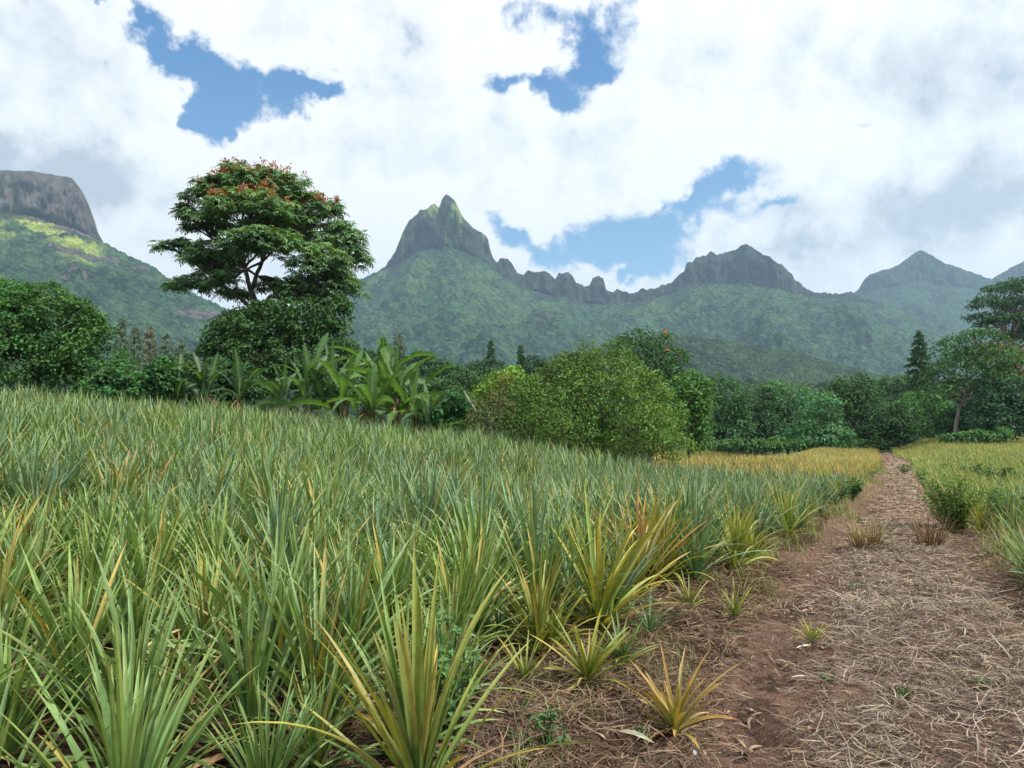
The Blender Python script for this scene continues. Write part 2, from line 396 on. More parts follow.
# ------------------------------------------------------------------ mountains
def mountain(name, mat, ridge, cliff, Yr, L, base, spacing=1.3, spur=60, spurw=260, rough=8, crown=0, cellm=11, seed=0, xr=(-160, 1184), rowsc=26, rows=110, depthvar=160, sunlit_grass=None, sunlit_facegrass=None, back=.9, rockamt=1.0, cl_rough=.10, powr=1.5):
    rx = np.array([p[0] for p in ridge], float); ry = np.array([p[1] for p in ridge], float)
    x0, x1 = max(xr[0], rx[0]), min(xr[1], rx[-1])
    px = np.arange(x0, x1, spacing)
    rp = np.interp(px, rx, ry); cp = np.maximum(np.interp(px, [p[0] for p in cliff], [p[1] for p in cliff]), rp + .3) if cliff else rp + .5
    Yc = Yr + depthvar * 2 * (fbm(px / 60, px * 0, 3, seed + 1) - .5)
    R = P(px, rp, Yc); Cp = P(px, cp, Yc)
    s = R[:, 0] / R[:, 1]; H = R[:, 2]; Hc = Cp[:, 2]
    xm = s * Yc
    H = H + rough * (fbm(xm / 22, xm * 0 + 7, 4, seed + 2, .65) - .5) * 2
    dc = .3 * (H - Hc) + 6
    edge = smooth(0, 40, px - x0) * smooth(0, 40, x1 - px)
    if x0 <= -150: edge = smooth(0, 40, x1 - px)
    if x1 >= 1180: edge = smooth(0, 40, px - x0)
    if x0 <= -150 and x1 >= 1180: edge = np.ones_like(px)
    rowsY = []; rowsZ = []; rk = []; md = []
    nb = 16
    for t in np.linspace(1, 0, nb, endpoint=False):
        rowsY.append(Yc + back * L * t); rowsZ.append(H - (H - base) * (1 - (1 - t) ** 1.4) * 1.0); rk.append(H * 0 + .6 * rockamt * (1 - t)); md.append(H * 0)
    for t in np.linspace(0, 1, rowsc, endpoint=False):
        z = H - (H - Hc) * t ** .85
        hh = np.maximum(H - Hc, 1)
        fr = (fbm(xm / 38, z / 90, 5, seed + 3, .6) - .5) * 2
        cr = -np.abs(fbm(xm / 70, z / 400, 3, seed + 9) - .5) * 2
        y = Yc - dc * t + (fr * cl_rough + cr * cl_rough * 1.8) * hh * smooth(0, .25, t) * (1 - smooth(.85, 1, t) * .5)
        rowsY.append(y); rowsZ.append(z); vg = (smooth(.47, .58, fbm(xm / 55, z / 260, 4, seed + 31)) * (1 - .5 * t) * sunlit_facegrass(px)) if sunlit_facegrass else 0 * H  # grass on the face, also lightened to stand for sunlit facets
        rk.append(rockamt * smooth(3, 30, H - Hc) * (1 - .35 * t) * (1 - .85 * vg)); md.append(vg * .55)
    for t in np.linspace(0, 1, rows) ** 1.15:
        y = Yc - dc - L * t
        z = base + (Hc - base) * (1 - t) ** powr
        X_ = s * y
        env = (np.clip(t * 3.5, 0, 1) ** .8) * (1 - t) ** .7
        wx = X_ / spurw + .8 * fbm(X_ / 500, y / 500, 2, seed + 4)
        rdg = 1 - np.abs(vn(wx, y / (spurw * 3), seed + 5) - .5) * 2
        rdg2 = 1 - np.abs(vn(wx * 2.3 + 5, y / (spurw * 1.4), seed + 6) - .5) * 2
        z = z + spur * ((rdg - .6) + .5 * (rdg2 - .6)) * env + spur * .35 * (fbm(X_ / 90, y / 90, 4, seed + 7) - .5) * 2 * env
        if crown: z = z + crown * (1 - np.minimum(worley(X_ / cellm, y / cellm, seed + 8), 1)) * smooth(0, .03, t) + crown * .6 * fbm(X_ / 30, y / 30, 2, seed + 11) * smooth(0, .03, t)
        rowsY.append(y); rowsZ.append(z)
        rk.append((.62 * (1 - smooth(0, .10, t)) * smooth(5, 40, H - Hc) + .75 * smooth(.62, .78, fbm(X_ / 120, y / 400 + z / 60, 3, seed + 12)) * (1 - smooth(.3, .7, t))) * rockamt)
        md.append(sunlit_grass(px, t, X_, y) if sunlit_grass else H * 0)
    Yg = np.array(rowsY); Zg = np.array(rowsZ)
    Zg = base - 10 + (Zg - base + 10) * edge[None] 
    Xg = s[None] * Yg
    n = len(px); i = np.arange(Yg.shape[0] - 1)[:, None] * n + np.arange(n - 1)[None]
    F = np.stack([i, i + n, i + 1 + n, i + 1], -1).reshape(-1, 4)
    o = link(name, mkmesh(name, np.stack([Xg, Yg, Zg], -1), F, None, mat, True, {'rock': np.array(rk), 'sunlit_grass': np.array(md)}))
    return tag(o, kind='structure')

def sunpatchA(px, t, X_, y):  # patch of sun below the cliff, painted as a lighter vegetation band
    return smooth(.3, .5, fbm(X_ / 70, y / 70, 4, 77)) * smooth(-.01, .01, t) * (1 - smooth(.10, .20, t + .05 * (fbm(X_ / 90, y / 90, 3, 78) - .5))) * (1 - smooth(92, 112, px))
mountain('cliff_mountain', M_mA,
         [(-160, 166), (0, 170), (30, 171), (52, 174), (72, 178), (80, 188), (88, 203), (94, 219), (99, 234), (104, 243), (118, 251), (135, 260), (150, 268), (165, 277), (182, 288), (200, 298), (240, 318), (300, 342), (380, 362), (460, 378)],
         [(-160, 212), (0, 217), (40, 224), (70, 233), (95, 241), (106, 245), (120, 252), (460, 379)], 2200, 1150, 0, spur=85, spurw=210, rough=3, crown=13, cellm=15, seed=100, depthvar=60, sunlit_grass=sunpatchA, cl_rough=.26, rows=220)
mountain('peak_mountain', M_mB,
         [(60, 392), (150, 365), (250, 326), (330, 294), (370, 276), (386, 266), (394, 254), (400, 240), (405, 227), (411, 219), (420, 210), (428, 207), (434, 205), (439, 207), (442, 199), (446, 194), (450, 196), (456, 203), (461, 212), (467, 222), (474, 229), (481, 233), (488, 240), (490, 250), (493, 259), (497, 261), (500, 258), (507, 258), (512, 262), (517, 272), (523, 275), (527, 270), (535, 272), (541, 271), (550, 274), (555, 279), (558, 274), (566, 273), (573, 276), (576, 283), (584, 286), (589, 286), (593, 278), (599, 276), (603, 279), (606, 291), (612, 293), (618, 290), (630, 293), (643, 289), (652, 289), (660, 286), (672, 284), (679, 276), (684, 270), (686, 264), (692, 262), (696, 258), (704, 256), (712, 252), (722, 254), (730, 251), (737, 250), (741, 246), (746, 243), (751, 246), (758, 251), (764, 255), (770, 257), (776, 261), (783, 264), (788, 271), (796, 279), (803, 285), (812, 291), (830, 293), (850, 292), (880, 304), (940, 330), (1040, 362), (1184, 385)],
         [(60, 393), (370, 277), (388, 268), (420, 258), (450, 252), (480, 262), (500, 277), (530, 292), (575, 302), (606, 308), (650, 300), (690, 288), (745, 290), (790, 296), (812, 298), (850, 300), (1184, 386)],
         3200, 1750, 0, spur=190, spurw=360, rough=13, crown=17, cellm=19, seed=200, depthvar=190, cl_rough=.34, spacing=1.0, rows=300, sunlit_facegrass=lambda px: smooth(380, 400, px) * (1 - smooth(478, 490, px)) * .85 + .08,
         sunlit_grass=lambda px, t, X_, y: .15 * smooth(.5, .7, fbm(X_ / 120, y / 120, 4, 79)) * (1 - smooth(.1, .4, t)))  # faint sunlit tint put into the grass colour of the upper slopes
mountain('pointed_mountain', M_mC,
         [(680, 345), (760, 318), (820, 300), (850, 294), (858, 290), (863, 281), (870, 274), (880, 271), (892, 268), (899, 265), (906, 259), (914, 253), (920, 250), (926, 252), (935, 257), (945, 263), (955, 266), (965, 270), (975, 273), (985, 277), (992, 279), (1000, 274), (1008, 269), (1018, 264), (1030, 258), (1080, 236), (1184, 240)],
         [(680, 346), (850, 300), (880, 290), (920, 283), (960, 288), (992, 290), (1030, 280), (1184, 270)],
         4300, 2300, 0, spur=200, spurw=480, rough=7, crown=14, cellm=20, seed=300, depthvar=150, rockamt=.55, cl_rough=.2, rows=220)
mountain('wooded_foothill', M_mD,
         [(480, 392), (530, 372), (580, 356), (620, 345), (650, 340), (690, 337), (730, 342), (765, 349), (800, 356), (840, 365), (870, 374), (900, 383), (950, 392)],
         None, 1500, 620, -3, spur=22, spurw=120, rough=4, crown=9, cellm=9, seed=400, depthvar=40, rockamt=0, rowsc=3, rows=130, powr=1.25)
mountain('valley_forest', M_mD,
         [(-160, 372), (60, 378), (150, 372), (250, 370), (380, 368), (470, 376), (560, 378), (700, 384), (860, 389), (930, 384), (1184, 380)],
         None, 620, 330, -3, spur=4, spurw=60, rough=2.5, crown=6, cellm=8, seed=500, depthvar=30, rockamt=0, rowsc=3, rows=70)

# ------------------------------------------------------------------ pineapple plants
def pprof(t): return np.interp(t, [0, .08, .3, .65, .88, 1], [1.15, .9, 1.0, .72, .36, .02])
def pine_proto(kind, seed, n=50, segs=7, across=3, size=1.0, lowdry=True, wide=1.0, open_=1.0):
    r = np.random.default_rng(seed)
    acc = Acc(); dry = Acc()
    i = np.arange(n); f = i / (n - 1.0)                 # 0 inner, 1 outer
    az = i * 2.39996 + r.normal(0, .18, n)
    el0 = np.radians(np.interp(f, [0, .3, .7, 1], [86, 74, 56, 30]) + r.normal(0, 7, n)) * open_
    bend = np.radians(np.interp(f, [0, .4, .8, 1], [5, 17, 38, 48]) * r.uniform(.2, 1.7, n))
    L = np.interp(f, [0, .25, .6, 1], [.42, .74, .82, .5]) * r.uniform(.75, 1.2, n) * size
    W = np.interp(f, [0, .3, 1], [.021, .0315, .033]) * r.uniform(.85, 1.15, n) * size * wide
    rad = np.interp(f, [0, 1], [.005, .045]) * size; zz = np.interp(f, [0, 1], [.2, .05]) * size
    base = np.stack([np.cos(az) * rad, np.sin(az) * rad, zz], -1)
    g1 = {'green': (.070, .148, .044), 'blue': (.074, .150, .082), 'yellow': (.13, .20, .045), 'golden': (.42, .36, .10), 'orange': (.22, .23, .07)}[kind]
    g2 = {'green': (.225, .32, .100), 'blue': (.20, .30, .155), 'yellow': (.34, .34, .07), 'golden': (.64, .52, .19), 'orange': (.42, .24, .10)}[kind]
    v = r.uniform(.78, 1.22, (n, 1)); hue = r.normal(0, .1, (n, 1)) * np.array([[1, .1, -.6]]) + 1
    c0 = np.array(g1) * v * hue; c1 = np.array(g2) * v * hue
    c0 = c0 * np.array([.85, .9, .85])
    pick = r.random(n) < {'green': .07, 'blue': .03, 'yellow': .22, 'golden': .5, 'orange': .15}[kind]
    c1[pick] = np.array([.46, .34, .10]) * r.uniform(.7, 1.1, (pick.sum(), 1))
    c0[pick] = c0[pick] * .5 + np.array([.28, .25, .05]) * .5
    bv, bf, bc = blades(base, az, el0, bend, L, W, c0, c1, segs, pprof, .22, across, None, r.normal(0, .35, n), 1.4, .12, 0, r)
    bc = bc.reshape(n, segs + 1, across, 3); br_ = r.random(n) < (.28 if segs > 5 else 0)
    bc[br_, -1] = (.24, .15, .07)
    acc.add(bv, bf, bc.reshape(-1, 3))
    nd = 12 if lowdry else 0
    if nd:
        az = r.uniform(0, 2 * PI, nd); L = r.uniform(.25, .5, nd) * size
        base = np.stack([np.cos(az) * .04, np.sin(az) * .04, r.uniform(.02, .1, nd)], -1) * size
        c = np.array([.24, .15, .085]) * r.uniform(.5, 1.3, (nd, 1))
        dry.add(*blades(base, az, np.radians(r.uniform(5, 40, nd)), np.radians(r.uniform(20, 60, nd)), L, r.uniform(.02, .035, nd) * size, c, c * 1.2, 4, pprof, .3, 3, None, r.normal(0, .9, nd), 1.2, .3, 0, r))
    return acc, dry

KINDS = ['green', 'blue', 'yellow', 'golden', 'orange']
near_proto = {}
for ki, k in enumerate(KINDS):
    near_proto[k] = []
    for j in range({'green': 6, 'blue': 5, 'yellow': 4, 'golden': 1, 'orange': 1}[k]):
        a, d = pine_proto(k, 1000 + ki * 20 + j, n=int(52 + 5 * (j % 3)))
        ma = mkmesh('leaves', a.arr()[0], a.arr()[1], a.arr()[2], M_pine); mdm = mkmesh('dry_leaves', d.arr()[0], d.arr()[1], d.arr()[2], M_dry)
        near_proto[k].append((ma, mdm))

# candidate positions
def jitter_grid(x0, x1, y0, y1, d, r):
    xs = np.arange(x0, x1, d); ys = np.arange(y0, y1, d)
    A, B = np.meshgrid(xs, ys)
    A = A + r.uniform(-.32, .32, A.shape) * d; B = B + r.uniform(-.32, .32, B.shape) * d
    return A.ravel(), B.ravel()
def left_edge(y):      # how far the plants stand back from the middle of the path
    w = wp(np.clip(y, 0, 100)) / 2
    return w + np.interp(y, [0, 3, 4.7, 6.5, 7.4, 10, 18, 60], [.85, .85, .85, .25, .12, .2, .2, .15]) + .15
def right_edge(y):
    w = wp(np.clip(y, 0, 100)) / 2
    return w + np.interp(y, [0, 5, 7, 10, 60], [.3, .1, -.15, -.1, .1])
r = np.random.default_rng(11)
ax_, ay_ = jitter_grid(-26, 12, .4, 30, .45, r)
q = xp(ay_) - ax_
ok = (q > left_edge(ay_)) & (ax_ > -.95 * ay_ - 1.5) & (ay_ < 28.5) & ((q > 10) | (ay_ < 24))
dcam = np.hypot(ax_, ay_)
ok &= (dcam > 1.5) & ~((dcam < 2.6) & (ax_ > -.9))
ok &= ~((r.random(len(ax_)) < .13) & (ay_ < 7))
LX, LY = ax_[ok], ay_[ok]
bx_, by_ = jitter_grid(3, 30, 4.5, 17, .5, r)
q = bx_ - xp(by_)
ok = (q > right_edge(by_)) & (bx_ < .95 * by_ + 1) & (q < 11)
ok &= ~((by_ > 8.8) & (by_ < 12.2) & (q < right_edge(by_) + .9))
ok &= (r.random(len(bx_)) < .88)
RX, RY = bx_[ok], by_[ok]
PXs = np.concatenate([LX, RX]); PYs = np.concatenate([LY, RY]); side = np.concatenate([np.zeros(len(LX)), np.ones(len(RX))])
dist = np.hypot(PXs, PYs)
s_ = PXs / PYs
inview = (np.abs(s_) < .76) & (PYs > 2.1)
order = np.argsort(np.where(inview, dist, 1e9))
NIND = 262
ind = set(order[:NIND].tolist())

def kind_at(x, y, sd, r):
    q = xp(y) - x
    if sd == 0:
        e = q - left_edge(y)
        pe = (.5 if y > 3.6 else .2) * math.exp(-max(e, 0) / .4) if y < 7.2 else .3 * math.exp(-max(e, 0) / .4)
        u = r.random()
        if u < pe: return 'yellow'
        if r.random() < .012 and y < 9: return 'orange'
        u = r.random()
        blue = smooth(3.5, 8.0, y) * .35 + .5 * float(smooth(14, 4, q)) * float(smooth(5, 9, y))
        if u < blue: return 'blue'
        if u > (.965 if y > 4 else 1.1): return 'yellow'
        return 'green'
    u = r.random(); e = q * -1 - right_edge(y)
    if e < .6 and u < .25: return 'yellow'
    return 'blue' if u < .6 else 'green'

LAB = {(0, 'green'): 'green pineapple plant with long upright leaves in the dense field beside the path',
       (0, 'blue'): 'grey-green pineapple plant with stiff leaves in the dense field beside the path',
       (0, 'yellow'): 'pineapple plant with yellowing leaf tips in the dense field beside the path',
       (1, 'green'): 'green pineapple plant in the narrow rows across the path from the main field',
       (1, 'blue'): 'grey-green pineapple plant in the narrow rows across the path from the main field',
       (1, 'yellow'): 'yellow-tipped pineapple plant in the narrow rows across the path from the main field'}
LAB[(0, 'orange')] = 'pineapple plant with faded orange-tipped leaves among the green plants of the dense field'
GRP = {0: 'pineapple plants of the dense field', 1: 'pineapple plants across the path'}
protos = {}
def put_pine(x, y, kind, j, rz, scl, label, group, name='pineapple_plant'):
    z = float(hground(x, y)) - .02
    key = (kind, j)
    ma, mdm = near_proto[kind][j]
    if key not in protos:
        t = thing(name, label, 'pineapple plant', (x, y, z), group)
        link('leaves', ma, t); link('dry_leaves', mdm, t)
        protos[key] = t; t.rotation_euler = (0, 0, rz); t.scale = scl
        return t
    t = copy_thing(protos[key], (x, y, z), rz, scl, label, group); t.name = name
    if not group and 'group' in t: del t['group']
    return t

# merged (uncountable) part of the field
stuff_cache = {}
def merge(acc, proto, xs, ys, zs, rz, sc_, tint):
    V, F, C = proto
    n = len(xs)
    c, s = np.cos(rz)[:, None], np.sin(rz)[:, None]
    X_ = (V[None, :, 0] * c - V[None, :, 1] * s) * sc_[:, None] + xs[:, None]
    Y_ = (V[None, :, 0] * s + V[None, :, 1] * c) * sc_[:, None] + ys[:, None]
    Z_ = V[None, :, 2] * sc_[:, None] + zs[:, None]
    VV = np.stack([X_, Y_, Z_], -1).reshape(-1, 3)
    FF = (F[None] + (np.arange(n) * len(V))[:, None, None]).reshape(-1, F.shape[1])
    CC = (C[None] * tint[:, None]).reshape(-1, 3)
    acc.add(VV, FF, CC)

kr = np.random.default_rng(5)
stuffL, stuffR, stuffF = Acc(), Acc(), Acc()
groups = {}
special_spots = [P(400, 700, 2.9), P(600, 600, 5.2), P(185, 640, 3.6)]
for idx in range(len(PXs)):
    x, y, sd = PXs[idx], PYs[idx], int(side[idx])
    if any(math.hypot(x - a[0], y - a[1]) < .33 for a in special_spots): continue
    k = kind_at(x, y, sd, kr)
    sz = kr.uniform(.85, 1.2) * (.76 if sd else 1) * (.84 + .42 * float(fbm(x / 1.3, y / 1.3, 2, 91)))
    e = (xp(y) - x) - left_edge(y)
    if sd == 0 and e < .35: sz *= kr.uniform(.7, .95)
    if sd == 0: sz *= 1 - .3 * float(smooth(9.5, 15, y)) * float(smooth(12, 5, xp(y) - x))
    sz *= kr.choice([1, 1, 1, .82, 1.08]) * float(np.interp(y, [2, 4, 9], [.68, .75, .96]))
    if idx in ind:
        j = kr.integers(len(near_proto[k]))
        put_pine(x, y, k, j, kr.uniform(0, 6.28), (sz, sz, sz * kr.uniform(.95, 1.1)), LAB[(sd, k)], GRP[sd])
    else:
        lod = 0 if dist[idx] < 12 else (1 if dist[idx] < 18 else 2)
        groups.setdefault((sd, k, kr.integers(4), lod), []).append((x, y, sz))
LODP = {}
def lodproto(k, v, lod):
    if (k, v, lod) not in LODP:
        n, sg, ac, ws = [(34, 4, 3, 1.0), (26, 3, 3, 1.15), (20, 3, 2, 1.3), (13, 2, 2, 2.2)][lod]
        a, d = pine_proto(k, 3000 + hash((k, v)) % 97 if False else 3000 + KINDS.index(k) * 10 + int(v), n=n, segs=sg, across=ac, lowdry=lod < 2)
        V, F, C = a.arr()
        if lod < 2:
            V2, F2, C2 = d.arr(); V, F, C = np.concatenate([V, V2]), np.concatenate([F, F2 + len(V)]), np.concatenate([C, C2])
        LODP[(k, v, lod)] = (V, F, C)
    return LODP[(k, v, lod)]
for (sd, k, v, lod), pts in groups.items():
    pts = np.array(pts); n = len(pts)
    tint = kr.uniform(.85, 1.2, (n, 1)) * (1 + kr.normal(0, .06, (n, 3)))
    merge(stuffR if sd else stuffL, lodproto(k, v, lod), pts[:, 0], pts[:, 1], hground(pts[:, 0], pts[:, 1]) - .02, kr.uniform(0, 6.28, n), pts[:, 2], tint)

# far rows: blue-green, then golden
fx, fy = jitter_grid(-4, 85, 17, 112, .62, r)
q = xp(fy) - fx; s2 = fx / fy
okl = (q > left_edge(fy)) & (s2 > .19) & (s2 < .9) & ((fy >= 24) | False) & (q < 60)
okr = (-q > right_edge(fy)) & (s2 < .95) & (fy >= 16.9)
for m_, acc, sd in ((okl, stuffF, 0), (okr, stuffR, 1)):
    xs, ys = fx[m_], fy[m_]; n = len(xs)
    nz = fbm(xs / 7, ys / 7, 3, 61)
    if sd == 0:
        pg = smooth(20, 28, ys + (nz - .5) * 12 + 0 * xs)
    else:
        pg = smooth(34, 70, ys + (nz - .5) * 30) * .65
    u = kr.random(n)
    kk = np.where(u < pg, 3, np.where(kr.random(n) < .65, 1 if sd == 0 else 2, 0))
    for kidx in (0, 1, 2, 3):
        for v in range(3):
            sel = (kk == kidx) & ((np.arange(n) % 3) == v)
            if sel.sum() == 0: continue
            nn = sel.sum()
            sz = kr.uniform(.62, .9, nn) * np.interp(ys[sel], [17, 40, 110], [.85, .8, .9])
            tint = kr.uniform(.8, 1.2, (nn, 1)) * (1 + kr.normal(0, .06, (nn, 3)))
            if sd == 1 and kidx == 3: tint = tint * np.array([.75, .88, .9])
            merge(acc, lodproto(KINDS[kidx], v, 3), xs[sel], ys[sel], hground(xs[sel], ys[sel]) - .02, kr.uniform(0, 6.28, nn), sz, tint)
for nm, acc in (('pineapple_field', stuffL), ('golden_pineapple_field', stuffF), ('pineapple_field_across_path', stuffR)):
    V, F, C = acc.arr(); tag(link(nm, mkmesh(nm, V, F, C, M_pine)), kind='stuff')

# the plants that stand out
def special(px, py, Y, kind, seed, size, label, n=46, dry=True, **kw):
    p = P(px, py, Y); x, y = p[0], p[1]
    a, d = pine_proto(kind, seed, n=n, segs=9, size=size, lowdry=dry, **kw)
    t = thing('pineapple_plant', label, 'pineapple plant', (x, y, float(max(hground(x, y), hpath(x, y) if abs(float(xp(y)) - x) < float(wp(y)) / 2 + .1 else -99)) - .01))
    link('leaves', mkmesh('leaves', *a.arr(), M_pine), t)
    if dry: link('dry_leaves', mkmesh('dry_leaves', *d.arr(), M_dry), t)
    return t
    return t
special(420, 745, 2.75, 'yellow', 51, .98, 'large yellow-edged pineapple plant at the very corner of the field by the path')
special(600, 600, 5.4, 'yellow', 52, 1.12, 'broad pineapple plant with orange and yellow leaf tips on the edge of the bank', n=58)
special(185, 640, 3.4, 'orange', 53, .62, 'small pineapple plant with faded orange leaves hidden among green plants', n=26)
for px, py, sz, kd, lb in [(675, 712, .52, 'orange', 'small pineapple sucker with red-orange leaf tips low on the bank beside the path'),
                           (588, 690, .5, 'yellow', 'pale cream-green pineapple sucker on the straw of the bank'),
                           (553, 655, .5, 'yellow', 'small olive pineapple sucker below the broad yellow-tipped plant'),
                           (622, 668, .42, 'green', 'small dull green pineapple sucker between the two others on the bank'),
                           (812, 622, .24, 'yellow', 'tiny pineapple sucker growing alone in the dirt path')]:
    Y = 1.42 / ((py - 443.5) / FPX)
    special(px, py, Y, kd, int(px), sz, lb, n=34, dry=True, wide=1.7, open_=.8)

for px, py, sz in [(500, 655, .5), (472, 700, .42), (525, 690, .36), (650, 640, .42), (610, 640, .5), (690, 615, .4), (540, 620, .5), (735, 612, .38)]:
    special(px, py, 1.42 / ((py - 443.5) / FPX), ['yellow', 'green', 'blue'][px % 3], px, sz, 'small pineapple sucker sprouting through the straw along the top of the bank', n=26, wide=1.5, open_=.85)['group'] = 'small suckers along the top of the bank'
# ------------------------------------------------------------------ straw, loose leaves, weeds
sr = np.random.default_rng(21)
def strawfield(n, y0, y1, Lr, Wr, powy, qlo, qhi, dens, bright, elmax=22, lift=.03):
    y = y0 + (y1 - y0) * sr.random(n) ** powy
    qq = sr.uniform(qlo, qhi, n)
    x = xp(y) - qq * (wp(y) / 2.9)
    k = dens(x, y, qq) > sr.random(n)
    x, y = x[k], y[k]; n = len(x)
    z = np.maximum(hground(x, y), np.where(np.abs(xp(y) - x) < wp(y) / 2 + .2, hpath(x, y), -99)) + sr.uniform(0, lift, n)
    Lh = sr.uniform(*Lr, n) * np.interp(y, [3, 20, 60], [1, 1.3, 2.2]); W = sr.uniform(*Wr, n) * np.interp(y, [3, 8, 20, 60], [1, 1.5, 3, 7])
    v = sr.uniform(.25, 1.3, (n, 1)); hue = 1 + sr.normal(0, .06, (n, 3))
    c = np.array(bright) * v * hue
    return blades(np.stack([x, y, z], -1), sr.uniform(0, 6.28, n), np.radians(sr.uniform(-2, elmax, n)), np.radians(sr.uniform(0, 50, n)), Lh, W, c, c * 1.1, 4, lambda t: np.interp(t, [0, .5, 1], [.8, 1, .3]), .15, 2, None, sr.normal(0, .8, n), 1.2, .9, 0, sr)
straw = Acc()
def mid(x, y, q):
    wob = .3 * (fbm(y / 2.5, y * 0, 3, 55) - .5)
    n = fbm(x * 1.3, y * 1.3, 3, 33)
    return np.clip((smooth(1.0, .45, np.abs(q - wob + .05)) * (.55 + 1.6 * (n - .38)) + .10), 0.03, 1)
straw.add(*strawfield(60000, 2.2, 14, (.03, .17), (.0025, .006), 1.4, -1.4, 1.4, mid, (.25, .195, .15)))
straw.add(*strawfield(3200, 2.2, 8, (.08, .3), (.0025, .006), 1.2, -1.0, .9, mid, (.34, .28, .22), 35, .06))
straw.add(*strawfield(24000, 7, 80, (.05, .2), (.003, .008), 1.6, -1.2, 1.2, lambda x, y, q: np.clip(.35 + mid(x, y, q) * .6, 0, 1), (.36, .27, .205)))
# the darker litter of the bank
straw.add(*strawfield(26000, 2.0, 9, (.05, .28), (.003, .008), 1.2, 1.35, 3.0, lambda x, y, q: .35 + .9 * smooth(.35, .6, fbm(x * 1.7, y * 1.7, 3, 35)), (.2, .135, .09), 28, .05))
straw.add(*strawfield(9000, 2.6, 24, (.05, .28), (.003, .008), 1.2, -2.2, -1.1, lambda x, y, q: .8 + 0 * q, (.24, .165, .11), 28, .05))
nlit = 2600; yl = 2.3 + 10 * sr.random(nlit) ** 1.4; ql = sr.uniform(-1.5, 2.8, nlit); xl = xp(yl) - ql
zl = np.maximum(hground(xl, yl), np.where(np.abs(ql) < wp(yl) / 2 + .2, hpath(xl, yl), -99)) + sr.uniform(.002, .03, nlit)
cl_ = np.array([.24, .17, .11]) * sr.uniform(.3, 1.5, (nlit, 1))
straw.add(*blades(np.stack([xl, yl, zl], -1), sr.uniform(0, 6.28, nlit), np.radians(sr.uniform(0, 25, nlit)), np.radians(sr.uniform(0, 60, nlit)), sr.uniform(.03, .12, nlit), sr.uniform(.008, .024, nlit), cl_, cl_ * .8, 3, lambda t: np.interp(t, [0, .4, 1], [.5, 1, .2]), .3, 2, None, sr.normal(0, 1.2, nlit), 1.2, .5, 0, sr))
V, F, C = straw.arr(); tag(link('straw', mkmesh('straw', V, F, C, M_straw)), kind='stuff')

def gpt(px, py):
    """where a pixel's ray meets the ground"""
    Y = 1.5 / max((py - 443.5) / FPX, 1e-3)
    for _ in range(12):
        p = P(px, py, Y); h = float(max(hground(p[0], p[1]), hpath(p[0], p[1]) if abs(xp(p[1]) - p[0]) < wp(p[1]) / 2 else -9))
        if p[2] > h: Y *= 1 + .5 * (p[2] - h) / max(1.5 - h, .2)
        else: Y *= 1 + .5 * (p[2] - h) / max(1.5 - h, .2)
    p = P(px, py, Y); return p
for px, py, az, Lg, W, c, nm, lb, cat in [
        (797, 652, .35, .17, .022, (.5, .48, .42), 'fallen_leaf', 'pale grey dry leaf lying on the bare track of the path', 'dry leaf'),
        (792, 682, .1, .12, .014, (.48, .42, .3), 'dry_stalk', 'short cream stalk on the bare track below the pale leaf', 'stalk'),
        (618, 738, -.7, .2, .03, (.42, .42, .3), 'fallen_leaf', 'cream and green leaf piece lying on the dark litter of the bank', 'dry leaf'),
        (696, 762, 1.5, .07, .02, (.6, .6, .58), 'fallen_leaf', 'small white leaf scrap at the foot of the bank', 'dry leaf'),
        (525, 712, -.4, .12, .026, (.36, .4, .36), 'fallen_leaf', 'grey-green leaf scrap beside the corner pineapple plant', 'dry leaf'),
        (965, 640, 1.0, .24, .012, (.5, .4, .28), 'dry_stalk', 'pale tan stalk sticking up from the straw mound of the path', 'stalk'),
        (790, 590, .1, .3, .012, (.46, .38, .28), 'dry_stalk', 'long pale stalk lying across the track near the dense field', 'stalk'),
        (575, 702, 2.8, .3, .03, (.34, .2, .1), 'fallen_leaf', 'long rust-brown leaf lying along the top of the bank', 'dry leaf')]:
    p = gpt(px, py); a = Acc()
    a.add(*blades(p[None] + np.array([[0, 0, .03]]), np.array([az]), np.radians([12.0]), np.radians([25.0]), np.array([Lg]), np.array([W]), np.array([c]), np.array([c]) * .9, 8, lambda t: np.interp(t, [0, .2, .6, 1], [.5, 1, .9, .1]), .25, 3, None, .6, 1.2, .1, 0, sr))
    V, F, C = a.arr(); o = link(nm, mkmesh(nm, V - p, F, C, M_dry), None, p); tag(o, lb, cat)

